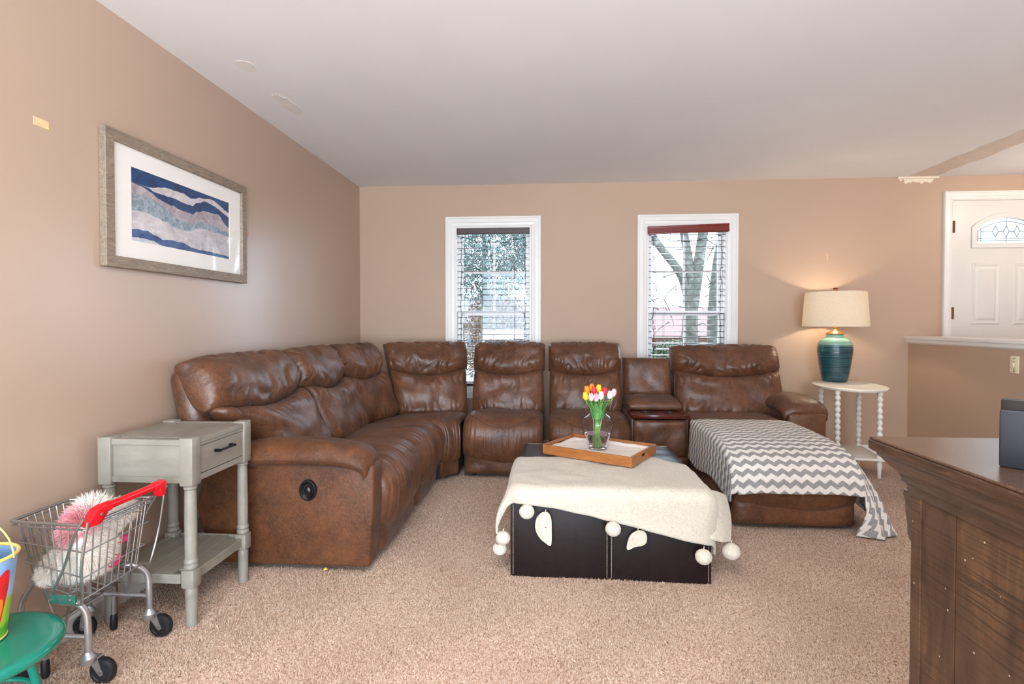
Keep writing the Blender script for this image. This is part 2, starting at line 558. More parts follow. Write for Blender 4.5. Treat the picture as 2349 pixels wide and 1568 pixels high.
def casing(mb, x0, x1, z0, z1, w, y, bottom=True):
    """mitred, stepped picture-frame casing around an opening, standing proud of the wall at y"""
    steps = [(0, .012), (.012, .016), (w * .35, .018), (w * .40, .022), (w * .75, .022), (w * .82, .026), (w - .004, .026), (w, .02)]
    rect = lambda k: [(x0 - k, z0 - (k if bottom else 0)), (x0 - k, z1 + k), (x1 + k, z1 + k), (x1 + k, z0 - (k if bottom else 0))]
    rings = [(rect(0), 0.0)] + [(rect(k), d) for k, d in steps] + [(rect(w), 0.0)]
    vs = []; fs = []
    for rc, d in rings:
        for (x, z) in rc: vs.append((x, y - d, z))
    for i in range(len(rings) - 1):
        for k in range(4 if bottom else 3):
            fs.append((i * 4 + k, i * 4 + (k + 1) % 4, (i + 1) * 4 + (k + 1) % 4, (i + 1) * 4 + k))
    mb.add(vs, fs)

def window(name, W):
    x0, x1, z0, z1 = W
    mb = MB()
    # jamb liner
    for (a, b, c, d) in ((x0, x0 + .012, z0, z1), (x1 - .012, x1, z0, z1), (x0 + .012, x1 - .012, z1 - .012, z1), (x0 + .012, x1 - .012, z0, z0 + .02)):
        mb.box(a, b, WY - .004, WY + .14, c, d)
    root = mb.build(name, MAT['white_trim'], None, False); root['kind'] = 'structure'
    c = MB(); casing(c, x0, x1, z0, z1, .092, WY); c.build('window_casing', MAT['white_trim'], root, False)
    zm = (z0 + z1) / 2 - .05
    ym = WY + .085
    for k, (a, b, y) in enumerate(((zm - .02, z1 - .012, ym + .02), (z0 + .02, zm + .02, ym - .012))):
        s = MB(); w = .042
        xa, xb = x0 + .012, x1 - .012
        s.box(xa, xa + w, y - .015, y + .015, a, b, .003, 1); s.box(xb - w, xb, y - .015, y + .015, a, b, .003, 1)
        s.box(xa + w, xb - w, y - .015, y + .015, a, a + w, .003, 1); s.box(xa + w, xb - w, y - .015, y + .015, b - w, b, .003, 1)
        so = s.build('sash', MAT['vinyl'], root, False)
        m = MB(); xm = (xa + xb) / 2; m.box(xm - .009, xm + .009, y - .006, y + .006, a + w, b - w)
        zc_ = (a + b) / 2; m.box(xa + w, xm - .009, y - .0055, y + .0055, zc_ - .009, zc_ + .009); m.box(xm + .009, xb - w, y - .0055, y + .0055, zc_ - .009, zc_ + .009)
        m.build('muntin', MAT['vinyl'], so, False)
        for sx in (0, 1):
            for sz in (0, 1):
                g = MB(); g.box(xa + w if sx == 0 else xm, xm if sx == 0 else xb - w, y - .002, y + .002, a + w if sz == 0 else (a + b) / 2, (a + b) / 2 if sz == 0 else b - w)
                g.build('pane', MAT['pane'], so, False)
    return root
window('window_1', W1); window('window_2', W2)

# ------------------------------------------------------------------ front door
dm = MAT['door'] = plain('door_paint', srgb(216, 211, 204), .35, var=.015, vscale=4)
x0, x1, z0, z1 = DR
mb = MB()
mb.box(x0 - .02, x0 + .006, WY - .002, WY + .14, z0, z1 + .02); mb.box(x1 - .006, x1 + .02, WY - .002, WY + .14, z0, z1 + .02); mb.box(x0 - .02, x1 + .02, WY - .002, WY + .14, z1 - .006, z1 + .02)
c = MB(); casing(c, x0 + .002, x1 - .002, z0, z1 - .002, .072, WY, False)
root = mb.build('door_1', MAT['white_trim'], None, False); root['kind'] = 'structure'
c.build('door_casing', MAT['white_trim'], root, False)
dcx = (x0 + x1) / 2
def arch(hw, zb, zs, zt, n=20):
    """low-sided arched light: bottom zb, side height zs, crown zt"""
    h = zt - zs; rad = (hw * hw + h * h) / (2 * h); cz = zt - rad; a0 = math.asin(hw / rad)
    pts = [(dcx - hw, zb), (dcx - hw, zs)]
    for i in range(1, n): 
        a = -a0 + 2 * a0 * i / n; pts.append((dcx + rad * math.sin(a), cz + rad * math.cos(a)))
    return pts + [(dcx + hw, zs), (dcx + hw, zb)]
Md = Matrix.Translation((0, WY + .025, 0)) @ Matrix.Rotation(R(90), 4, 'X')
g_hw = .262; gz = (1.852, 1.985, 2.078)
slab = plate('door_slab', [(x0 + .008, z0 + .01), (x0 + .008, z1 - .008), (x1 - .008, z1 - .008), (x1 - .008, z0 + .01)], [arch(g_hw, *gz)], .044, dm, root, Md)
plate('window_moulding', arch(g_hw + .032, gz[0] - .032, gz[1] + .012, gz[2] + .036), [arch(g_hw - .002, gz[0] + .002, gz[1] - .002, gz[2] - .002)], .012, dm, slab, Matrix.Translation((0, WY - .001, 0)) @ Matrix.Rotation(R(90), 4, 'X'), .004)
# textured leaded glass
fg = NT('frosted_glass')
for n_ in list(fg.t.nodes):
    if n_.type == 'BSDF_PRINCIPLED': fg.t.nodes.remove(n_)
rf = fg.n('ShaderNodeBsdfRefraction'); rf.inputs['Roughness'].default_value = .25; rf.inputs['IOR'].default_value = 1.15; rf.inputs['Color'].default_value = (.86, .93, .95, 1)
gl2 = fg.n('ShaderNodeBsdfGlossy'); gl2.inputs['Roughness'].default_value = .1; mx2 = fg.n('ShaderNodeMixShader'); mx2.inputs[0].default_value = .08
tr2 = fg.n('ShaderNodeBsdfTranslucent'); mx3 = fg.n('ShaderNodeMixShader'); mx3.inputs[0].default_value = .4
fg.l(rf.outputs[0], mx3.inputs[1]); fg.l(tr2.outputs[0], mx3.inputs[2])
fg.l(mx3.outputs[0], mx2.inputs[1]); fg.l(gl2.outputs[0], mx2.inputs[2]); fg.l(mx2.outputs[0], fg.out.inputs['Surface'])
plate('pane', arch(g_hw, *gz), [], .006, fg.m, slab, Md)
lead = MAT['lead'] = plain('lead_came', srgb(120, 124, 132), .4, .6)
cm = MB(); yl = WY + .018
def seg(a, b): cm.tube([(a[0], yl, a[1]), (b[0], yl, b[1])], .0035, 6)
ia = arch(g_hw - .03, gz[0] + .028, gz[1] - .022, gz[2] - .034)
for i in range(len(ia)): seg(ia[i], ia[(i + 1) % len(ia)])
zc = (gz[0] + gz[2]) / 2 - .006
for (xx, za, zb) in ((dcx - g_hw + .055, gz[0] + .028, gz[1] - .008), (dcx + g_hw - .055, gz[0] + .028, gz[1] - .008), (dcx, gz[0], zc - .05), (dcx, zc + .05, gz[2])): seg((xx, za), (xx, zb))
for s in (-1, 1):
    seg((dcx + s * (g_hw - .055), zc), (dcx + s * .112, zc)); seg((dcx + s * .064, zc), (dcx + s * .024, zc))
    seg((dcx + s * g_hw, gz[0]), (dcx + s * (g_hw - .03), gz[0] + .028)); seg((dcx + s * g_hw, gz[1]), (dcx + s * (g_hw - .03), gz[1] - .022))
    seg((dcx + s * (g_hw - .055), gz[0] + .05), (dcx + s * (g_hw - .0), gz[0] + .05))
seg((dcx - g_hw + .03, gz[0] + .05), (dcx + g_hw - .03, gz[0] + .05))
for k in (-1, 0, 1):
    c0 = dcx + k * .088; dxx, dzz = .024, .05
    for a, b in (((c0 - dxx, zc), (c0, zc + dzz)), ((c0, zc + dzz), (c0 + dxx, zc)), ((c0 + dxx, zc), (c0, zc - dzz)), ((c0, zc - dzz), (c0 - dxx, zc))): seg(a, b)
cm.build('lead_came', lead, slab)
# raised panels
def raised_panel(xa, xb, za, zb):
    m = MB()
    rings = [((0, 0), 0), ((.006, .006), .006), ((.020, .020), .004), ((.026, .026), .001), ((.034, .034), .001), ((.052, .052), .007)]
    vs = []; fs = []; y = WY + .003
    for (k, _), d in rings:
        vs += [(xa + k, y - d, za + k), (xb - k, y - d, za + k), (xb - k, y - d, zb - k), (xa + k, y - d, zb - k)]
    for i in range(len(rings) - 1):
        for k in range(4): fs.append((i * 4 + k, i * 4 + (k + 1) % 4, i * 4 + 4 + (k + 1) % 4, i * 4 + 4 + k))
    n = len(rings) * 4 - 4; fs.append((n, n + 1, n + 2, n + 3))
    m.add(vs, fs); m.build('door_panel', dm, slab, False)
for za, zb in ((1.155, 1.685), (.36, 1.03)):
    raised_panel(3.648, 3.882, za, zb); raised_panel(dcx * 2 - 3.882, dcx * 2 - 3.648, za, zb)
brass = MAT['brass'] = plain('antique_brass', srgb(118, 88, 58), .35, .9)
for hz in (2.0, 1.252, .48):
    h = MB(); h.box(x0 + .004, x0 + .030, WY - .004, WY + .0025, hz - .05, hz + .05, .002); h.tube([(x0 + .010, WY - .012, hz - .052), (x0 + .010, WY - .012, hz + .052)], .0085, 10)
    h.build('hinge', brass, root)
kb = MB(); kb.lathe([(.0, 0), (.026, 0), (.03, .006), (.012, .012), (.011, .03), (.026, .042), (.03, .056), (.022, .068), (0, .072)], (0, 0, 0), 20, Matrix.Translation((x1 - .07, WY + .003, 1.15)) @ Matrix.Rotation(R(90), 4, 'X'))
kb.build('door_knob', brass, root)

# light switch plate on the knee wall
ivory = plain('ivory_plastic', srgb(232, 218, 184), .4, var=.03)
t = thing('switch_plate', (KX, 3.85, .887), 0, 'ivory wall plate with screws on tan half wall below cap', 'wall plate')
MB().box(-.006, -.0005, -.036, .036, -.058, .058, .0025).build('plate', ivory, t)
MB().box(-.016, -.006, -.005, .005, -.012, .012, .002).build('toggle', ivory, t)
for z in (.042, -.03, -.044, .018):
    MB().lathe([(.0, 0), (.0038, 0), (.0038, .0015), (0, .002)], (0, 0, 0), 12, Matrix.Translation((-.0062, 0, z)) @ Matrix.Rotation(R(-90), 4, 'Y')).build('screw', plain('screw_brown', srgb(96, 70, 50), .4, .5), t)
# ------------------------------------------------------------------ sectional sofa
SG = 'units of the brown sectional sofa'
def gather(a, b, amp, freq, edge, width, seed):
    """folds running away from the seam at b = edge"""
    d = abs(b - edge) / (width * (1 + .8 * nz(a * 3.1, seed * 2.7)))
    g = nz(a * freq + nz(a * 2.3, b * 1.5, seed) * 1.2, b * 1.1, seed)
    return amp * (min(1, abs(g) * 3.2) - .75) * math.exp(-d * d)

def soft(a, b, amp, seed): return amp * nz(a * 2.1 + seed, b * 1.7 - seed, seed * 1.7)

def back_pads(parent, w, seed, xc=0., bend=None, y0=.47, lean=.30, zt=1.0, gl=1.0, lbend=None):
    """headrest roll and lumbar pad of one backrest; local x width, y depth, z up. bend maps (x,y,z)->(x,y,z)"""
    bend = bend or (lambda p: p)
    hw = w / 2
    def Cl(a, b):
        z = .385 + (b + 1) / 2 * (.390 - .055 * (1 - a * a))
        x = xc + a * (hw - .004) * (1 - .03 * (b > 0) * b)
        y = y0 + .045 + (z - .385) * lean + .02 * abs(a) ** 3
        return (lbend or bend)((x, y, z))
    wl = lambda a, b: gather(a, b, .016 * gl, 5.5, 1, .5, seed) + soft(a, b, .020, seed) + gather(a, b, .010 * gl, 8, -1, .5, seed + 3)
    cushion('lumbar_pad', Cl, .112, MAT['sofa'], parent, 84, 44, .5, 8, 7, 1, wl)
    def Ch(a, b):
        sm = .065 * (1 - a * a)                       # smile-shaped lower edge
        zlo = .762 - sm; zhi = zt - .012 - .012 * a ** 4
        k = (b + 1) / 2
        z = zlo + k * (zhi - zlo)
        x = xc + a * (hw + .006)
        y = y0 + .085 + (.80 - .385) * lean + (k - .35) * (zhi - zlo) * (lean + .22) + .02 * abs(a) ** 3
        return bend((x, y, z))
    wh = lambda a, b: gather(a, b, .024 * gl, 5.5, -1, .6, seed + 5) + gather(a, b, .034 * gl, 4.2, 1, .5, seed + 8) + soft(a, b, .016, seed + 9) + .012 * nz(a * 1.2, b * 9, seed + 2) * abs(a) ** 6
    cushion('headrest_pad', Ch, .128, MAT['sofa'], parent, 88, 48, .75, 11, 2.8, 1, wh)

def back_shell(parent, x0, x1, y0=.66, y1=.86, z0=.12, zt=.955, bend=None, lean=.14):
    bend = bend or (lambda p: p)
    def C(a, b):
        z = z0 + (b + 1) / 2 * (zt - z0)
        return bend(((x0 + x1) / 2 + a * (x1 - x0) / 2, (y0 + y1) / 2 + (z - .5) * lean, z))
    cushion('back_shell', C, (y1 - y0) / 2, MAT['sofa'], parent, 20, 20, 1.0, 14, 12, 1)

def seat_pad(parent, x0, x1, seed, yback=.60, zs=.43, rib=0., zl=.175, smile=.05, front=.0, stitch=True, name='seat_pad', bulge=.072):
    cx = (x0 + x1) / 2; hw = (x1 - x0) / 2
    f = curve_eval([(0, yback, zs - .055), (0, yback * .66, zs - .035), (0, .22, zs - .02), (0, .10 + front, zs - .022), (0, .045 + front, zs - .06), (0, .035 + front, zs - .13), (0, .05 + front, zl)])
    def C(a, b):
        t = (b + 1) / 2
        p = f(t)
        z = p.z - smile * (1 - a * a) * max(0, (t - .55) / .45) ** 2
        return (cx + a * hw, p.y + .012 * a ** 4, z)
    def wr(a, b):
        t = (b + 1) / 2
        k = min(1, max(0, (t - .38) / .2))
        r = rib * .0075 * k * (min(1, abs(nz(a * 11, t * .5, seed)) * 3.5) - .6) + rib * .003 * k * nz(a * 25, t, seed + 1)
        return r + soft(a, b, .014, seed) + gather(a, b, .010, 10, 1, .35, seed + 4)
    o, S = cushion(name, C, bulge, MAT['sofa'], parent, 120, 60, .5, 4.5 if rib > .5 else 8, 7, -1, wr)
    if stitch and rib < .5:
        m = MB(); pts = []
        for i in range(41):
            a = -.93 + 1.86 * i / 40
            pts.append(S(a, .28 + .20 * (1 - a * a)) + Vector((0, 0, .0004)))
        m.tube(pts, .0022, 6); m.build('seam', MAT['sofa_seam'], o)
    return o

def kick_panel(parent, x0, x1, seed, y=.045, z0=.035, z1=.215):
    cx = (x0 + x1) / 2; hw = (x1 - x0) / 2
    def C(a, b): return (cx + a * hw, y + .02 + .01 * a ** 4, z0 + (b + 1) / 2 * (z1 - z0))
    wr = lambda a, b: gather(a, b, .016, 7, 1, .5, seed) + soft(a, b, .006, seed)
    cushion('kick_panel', C, .045, MAT['sofa'], parent, 40, 16, .4, 10, 6, 1, wr)

def base_box(parent, x0, x1, y0=.07, y1=.80, z1=.37, z0=.03):
    MB().box(x0, x1, y0, y1, z0, z1, .012).build('base', MAT['sofa_under'], parent)
    for sx in (x0 + .06, x1 - .06):
        for sy in (y0 + .08, y1 - .08):
            MB().lathe([(.02, -z0 * 0 + 0), (.022, .004), (.022, z0 + .002)], (sx, sy, 0), 12).build('glide', MAT['sofa_under'], parent)

def recliner(loc, rz, w, label, seed, rib=0., name='recliner_seat', gl=1., y0=.47, lean=.30):
    t = thing(name, loc, rz, label, 'sofa', SG)
    hw = w / 2 - .008
    base_box(t, -hw + .01, hw - .01)
    seat_pad(t, -hw, hw, seed, rib=rib)
    kick_panel(t, -hw + .004, hw - .004, seed + 20)
    back_pads(t, 2 * hw, seed, gl=gl, y0=y0, lean=lean)
    back_shell(t, -hw + .012, hw - .012, .66 + (y0 - .47) * .8, .86 + (y0 - .47) * .3, lean=.14 + (lean - .3) * .3)
    return t

FY = 3.93
recliner((-.352, FY, 0), 0, .615, 'armless brown recliner section in front of left window, next to corner wedge', 1.3, .22)
recliner((.290, FY, 0), 0, .615, 'armless brown recliner section between left neighbour and cup holder console', 4.1, .22)

# left-hand units face +x
def arm(parent, xi, xo, outer, y0, y1, zt=.60, lever=False, pmat=None):
    """arm between inner xi and outer xo; outer = sign of outside"""
    pmat = pmat or MAT['arm_panel']
    xa, xb = min(xi, xo), max(xi, xo)
    poly = [(y0 + .02, .035), (y0, .30), (y0 - .005, zt - .10), (y0 + .08, zt - .055), (y1 - .10, zt - .055), (y1 - .02, zt - .13), (y1 + .02, .30), (y1 - .05, .035)]
    pan = MB().prism(poly, 'x', xa + .012, xb - .012, .014, 3).build('arm_panel', pmat, parent)
    cx = (xa + xb) / 2 + outer * .0; hw = (xb - xa) / 2 + .012
    f = curve_eval([(0, y1 - .14, zt - .075), (0, (y0 + y1) / 2 + .1, zt - .05), (0, y0 + .24, zt - .045), (0, y0 + .11, zt - .055), (0, y0 + .055, zt - .075), (0, y0 + .04, zt - .11)])
    def C(a, b):
        p = f((b + 1) / 2)
        return (cx + a * hw, p.y, p.z - .045 * abs(a) ** 4)
    wr = lambda a, b: soft(a, b, .01, 2.2) + gather(a, b, .010, 1.0, 1, .4, 5) + .006 * nz(b * 14, a * 1.5, 3.3) * abs(a) ** 2
    o, S = cushion('arm_pad', C, .062, MAT['sofa'] if not lever else pmat, parent, 30, 40, .25, 5, 10, -1, wr)
    m = MB(); m.tube([S(outer * .93, -.8 + 1.7 * i / 24) for i in range(25)], .0022, 6); m.build('seam', MAT['sofa_seam'], o)
    return pan

# A: end recliner with arm, local x -> world y, local y -> world -x ; front at x=-.80
FX = -.785
tA = thing('recliner_seat', (FX, 2.80, 0), R(90), 'brown end recliner with arm and black release lever, beside grey table', 'sofa', SG)
base_box(tA, -.24, .385)
seat_pad(tA, -.255, .390, 7.7, rib=1.15, zs=.445)
kick_panel(tA, -.245, .388, 8.1)
def clampA(p):
    # below the arm the backrest keeps between the arm and the next unit; above it the back is as wide as the whole unit
    k = min(1, max(0, (p[2] - .56) / .2)); k = k * k * (3 - 2 * k)
    return (.395 - (.395 - p[0]) * ((.395 + .235) * (1 - k) + (.395 + .45) * k) / (.395 + .45), p[1], p[2])
back_pads(tA, .835, 2.4, -.022, zt=1.0, y0=.545, lean=.47, gl=1.25, lbend=clampA)
back_shell(tA, -.445, .385, .78, .92, lean=.20, zt=.95, z0=.50)
arm(tA, -.25, -.40, -1, .03, .87, .60, True)
lev = MB(); blk = plain('black_plastic', srgb(18, 18, 20), .3)
# release lever cup on the arm panel (faces the camera): ring, dish, paddle
Mx = Matrix.Translation((-.390, .338, .392)) @ Matrix.Rotation(R(-90), 4, 'Y') @ Matrix.Diagonal((1.16, .95, 1, 1))
lp = [(.0, .001), (.026, .002), (.032, .008), (.036, .0125), (.041, .012), (.043, .008), (.043, -.004)]
lv = MB().lathe(lp, (0, 0, 0), 32, Mx).build('lever_cup', blk, tA)
MB().sphere((-.398, .338, .388), .006, .016, .022, 14, 10).build('lever_paddle', blk, lv)

# B: armless recliner
tB = recliner((FX, 3.515, 0), R(90), .63, 'armless brown recliner section along left wall, second from grey table', 9.2, 1.15, gl=1.15, y0=.535, lean=.44)
# C: corner wedge, built in world axes around its own origin
tC = thing('corner_wedge', (-.70, 3.84, 0), 0, 'brown curved corner wedge section below corner of tan walls', 'sofa', SG)
def wedge_back(name_seed, bot0, bot1, top0, top1, seed):
    """pads whose foot runs bot0->bot1 (z .385) and whose head runs top0->top1 (z 1.0), world xy"""
    o = Vector((-.70, 3.84))
    def bend(p):
        x, y, z = p                       # x in -.5...5 along, y depth offset from plane, z
        u = x + .5; k = (z - .385) / .615
        a = Vector(bot0).lerp(Vector(top0), k); b = Vector(bot1).lerp(Vector(top1), k)
        q = a.lerp(b, u); d = (b - a).normalized(); n = Vector((-d.y, d.x))
        q = q + n * (y - .47 - .0 * z) - o
        return (q.x, q.y, z)
    return bend
b1 = wedge_back('a', (-1.40, 3.845), (-1.225, 4.25), (-1.57, 3.845), (-1.40, 4.38), 0)
b2 = wedge_back('b', (-1.225, 4.25), (-.695, 4.42), (-1.40, 4.38), (-.70, 4.58), 0)
back_pads(tC, 1.0, 5.5, bend=b1, lean=.06, gl=1.0)
back_pads(tC, 1.0, 6.6, bend=b2, lean=.06, gl=1.0)
back_shell(tC, -.5, .5, .60, .70, zt=.95, bend=b1, lean=.05); back_shell(tC, -.5, .5, .60, .70, zt=.95, bend=b2, lean=.05)
poly = [(-1.62, 3.845), (-.82, 3.845), (-.76, 3.90), (-.715, 3.945), (-.69, 4.02), (-.69, 4.72), (-1.55, 4.72), (-1.62, 4.5)]
MB().prism([(x + .70, y - 3.84) for x, y in poly], 'z', .03, .36, .01).build('base', MAT['sofa_under'], tC)
# wedge seat: radial patch from inner back corner to the short curved front
fr = curve_eval([(-.800, 3.84, 0), (-.770, 3.885, 0), (-.725, 3.93, 0), (-.678, 3.965, 0)])
bk = curve_eval([(-1.38, 3.84, 0), (-1.30, 4.10, 0), (-1.20, 4.26, 0), (-.95, 4.36, 0), (-.678, 4.44, 0)])
prof = curve_eval([(0, 0, .385), (0, .5, .405), (0, .86, .412), (0, .97, .39), (0, 1.0, .33), (0, 1.0, .25), (0, .985, .16)])
def Cw(a, b):
    u = (a + 1) / 2; p = prof((b + 1) / 2)
    q = bk(u).lerp(fr(u), p.y)
    t = (b + 1) / 2
    return (q.x + .70, q.y - 3.84, p.z - .045 * (1 - a * a) * max(0, (t - .6) / .4) ** 2)
o, S = cushion('seat_pad', Cw, .055, MAT['sofa'], tC, 44, 44, .4, 9, 8, -1, lambda a, b: soft(a, b, .014, 3.3) + gather(a, b, .012, 6, .55, .3, 4.4))
m = MB(); m.tube([S(-.93 + 1.86 * i / 30, .30 + .14 * (1 - (-.93 + 1.86 * i / 30) ** 2)) for i in range(31)], .0022, 6); m.build('seam', MAT['sofa_seam'], o)
def Ck(a, b):
    q = fr((a + 1) / 2); n = Vector((-.72, .69, 0))
    q = q + n * .02
    return (q.x + .70, q.y - 3.84, .035 + (b + 1) / 2 * .18)
cushion('kick_panel', Ck, .03, MAT['sofa'], tC, 30, 14, .4, 10, 6, 1, lambda a, b: gather(a, b, .012, 5, 1, .5, 2))

# F: console with cup holders
tF = thing('sofa_console', (.800, FY, 0), 0, 'brown upholstered console with wooden tray and two black cup holders', 'sofa', SG)
hw = .196
base_box(tF, -hw + .012, hw - .012, .05, .70, .40)
for nm, za, zb, sd in (('front_pad', .19, .46, 1.), ('kick_panel', .035, .195, 2.)):
    cushion(nm, lambda a, b, za=za, zb=zb: (a * hw, .055, za + (b + 1) / 2 * (zb - za)), .035, MAT['sofa'], tF, 24, 20, .4, 12, 12, 1, lambda a, b, sd=sd: soft(a, b, .008, sd))
for s in (-1, 1):
    MB().box(s * hw - .014, s * hw + .014, .05, .70, .035, .47, .012, 3).build('side_panel', MAT['sofa'], tF)
MB().box(-hw, hw, .20, .66, .38, .50, .01).build('storage_body', MAT['sofa'], tF)
tray_wood = wood('console_mahogany', srgb(62, 22, 16), srgb(104, 42, 28), (2, 14, 14), .22)
Mt = Matrix.Translation((0, 0, .487))
circ = lambda cx, cy, r, n=28: [(cx + r * math.cos(2 * PI * i / n), cy + r * math.sin(2 * PI * i / n)) for i in range(n)]
wt = plate('wood_tray', [(-hw - .012, .225), (hw + .016, .225), (hw + .016, .035), (hw + .006, .012), (-hw - .002, .012), (-hw - .012, .035)], [circ(-.085, .125, .040), circ(.09, .125, .040)], .022, tray_wood, tF, Mt, .003)
for cx in (-.085, .09):
    MB().lathe([(.036, .405), (.0385, .41), (.039, .495), (.041, .502), (.046, .502), (.047, .499), (.046, .496)], (cx, .125, 0), 28).build('cup_holder', blk, tF)
cushion('lid_pad', lambda a, b: (a * (hw + .004), .375 + b * .185, .535 + .012 * b), .052, MAT['sofa'], tF, 30, 24, .5, 8, 6, 1, lambda a, b: soft(a, b, .01, 6.))
cushion('back_pad', lambda a, b: (a * (hw - .002), .575 + (b + 1) * .035, .55 + (b + 1) / 2 * .325), .09, MAT['sofa'], tF, 30, 26, .7, 8, 8, 1, lambda a, b: soft(a, b, .01, 7.))

# G: chaise with arm. local origin at centre front
GX = 1.02; GY = 3.06
tG = thing('chaise_lounge', (GX, GY, 0), 0, 'brown chaise section with right arm, half covered by chevron throw', 'sofa', SG)
base_box(tG, .02, .67, .08, 1.62, .34)
# seat as long pad
f = curve_eval([(0, 1.46, .40), (0, 1.1, .415), (0, .6, .41), (0, .25, .395), (0, .12, .375), (0, .055, .33), (0, .035, .25), (0, .05, .15)])
def Cg(a, b):
    t = (b + 1) / 2; p = f(t)
    return (.345 + a * .335, p.y + .012 * a ** 4, p.z - .045 * (1 - a * a) * max(0, (t - .75) / .25) ** 2)
o, SGs = cushion('seat_pad', Cg, .055, MAT['sofa'], tG, 40, 70, .5, 9, 14, -1, lambda a, b: soft(a, b, .012, 8.1))
m = MB(); m.tube([SGs(-.93 + 1.86 * i / 40, .972) for i in range(41)], .003, 6); m.build('seam', MAT['sofa_seam'], o)
def Cgk(a, b): return (.345 + a * .335, .06 + .014 * a ** 4, .03 + (b + 1) / 2 * .165)
cushion('kick_panel', Cgk, .05, MAT['sofa'], tG, 40, 20, .4, 10, 5, 1, lambda a, b: gather(a, b, .016, 6, 1, .45, 3.1))
for xs in (.012, .668):
    MB().box(xs - .012, xs + .012, .10, 1.55, .03, .37, .012, 3).build('side_panel', MAT['sofa'], tG)
dy = 3.93 - GY
back_pads(tG, .86, 3.9, .425, bend=lambda p: (p[0], p[1] + dy - .02, p[2]), zt=.985, lean=.28, gl=1.15)
back_shell(tG, .01, .86, .66, .86, bend=lambda p: (p[0], p[1] + dy, p[2]))
arm(tG, .70, .985, 1, .96, 1.68, .60, False, MAT['sofa'])
# ------------------------------------------------------------------ storage ottoman
ott_m = NT('ottoman_bonded_leather')
v = ott_m.coord('Object')
ott_m.base(ott_m.ramp(ott_m.noise(25, 4, .6, 0, v), [(.3, srgb(22, 12, 12)), (.7, srgb(34, 20, 20))]))
ott_m.set(Roughness=.5, Specular_IOR_Level=.3); ott_m.bump(ott_m.noise(220, 3, .6, 0, v), .2, .002)
otl_m = NT('ottoman_lid_leather')
v = otl_m.coord('Object')
otl_m.base(otl_m.ramp(otl_m.noise(25, 4, .6, 0, v), [(.3, srgb(24, 26, 32)), (.7, srgb(38, 40, 46))]))
otl_m.set(Roughness=.25, Specular_IOR_Level=.6); otl_m.bump(otl_m.noise(60, 4, .6, 0, v), .25, .004)
thread = plain('cream_thread', srgb(214, 196, 176), .7)
OX0, OX1, OY0, OY1 = -.186, .722, 2.447, 3.40
ow, od = OX1 - OX0, OY1 - OY0
t = thing('storage_ottoman', (OX0, OY0, 0), R(-1.2), 'large square dark brown leather storage ottoman in middle of carpet', 'ottoman')
MB().box(.004, ow / 2 - .0008, .004, .03, 0.001, .345, .003).build('front_panel', ott_m.m, t)
MB().box(ow / 2 + .0008, ow - .004, .004, .03, 0.001, .345, .003).build('front_panel', ott_m.m, t)
MB().box(.004, ow - .004, .03, od - .004, 0.001, .345, .004).build('body', ott_m.m, t)
for (a, b) in ((0.0, ow / 2 - .002), (ow / 2 + .002, ow)):
    lid = MB().box(a, b, 0, od, .348, .398, .008, 2).build('lid', otl_m.m, t)
    cx = (a + b) / 2; hw = (b - a) / 2 - .012
    cushion('lid_pad', lambda p, q, cx=cx, hw=hw: (cx + p * hw, od / 2 + q * (od / 2 - .014), .397), .02, otl_m.m, lid, 20, 30, .3, 10, 14, 1, lambda p, q, cx=cx: .004 * nz(p * 3 + cx, q * 5, 1))
def stitches(pts, step, length, r, name, parent):
    m = MB()
    for A, B in pts:
        A = Vector(A); B = Vector(B); n = int((B - A).length / step); d = (B - A).normalized()
        for i in range(n):
            p = A + d * (i * step); m.tube([p, p + d * length], r, 4)
    o = m.build(name, thread, parent, False); o['kind'] = 'stuff'; return o
zz = (.012, .335)
stitches([((x, .0032, zz[0]), (x, .0032, zz[1])) for x in (.016, ow / 2 - .010, ow / 2 + .010, ow - .016)], .007, .005, .0011, 'stitching', t)
stitches([((.03, od - .07, .4175), (ow / 2 - .03, od - .07, .4175)), ((ow / 2 + .03, od - .07, .4175), (ow - .03, od - .07, .4175))], .007, .005, .0011, 'stitching', t)

# ------------------------------------------------------------------ cream blanket with pompoms
bl = NT('cream_fleece')
v = bl.coord('Object')
bl.base(bl.ramp(bl.noise(120, 3, .6, 0, v), [(.3, srgb(194, 182, 164)), (.7, srgb(214, 204, 187))]))
bl.set(Roughness=.95, Specular_IOR_Level=.1, Sheen_Weight=.3)
bl.bump(bl.noise(95, 4, .7, 0, v), .55, .008)
tb = thing('pompom_blanket', (.27, 2.44, 0), 0, 'cream fleece blanket with pompoms draped over front of the ottoman', 'blanket')
bx, by = .27, 2.44
ZT = .424
def hem(s):            # z of the front hem against s 0..1 left->right
    pts = [(0, .352), (.2, .334), (.4, .300), (.6, .262), (.8, .222), (1, .185)]
    for (a, b), (c, d) in zip(pts, pts[1:]):
        if a <= s <= c: return b + (d - b) * (s - a) / (c - a)
    return pts[-1][1]
def rnd(d, r):
    """path over a rounded edge: distance d past the edge start -> (out, down)"""
    if d <= 0: return (d, 0.)
    L_ = r * PI / 2
    if d < L_: th = d / r; return (r * math.sin(th), r * (1 - math.cos(th)))
    return (r, r + (d - L_))
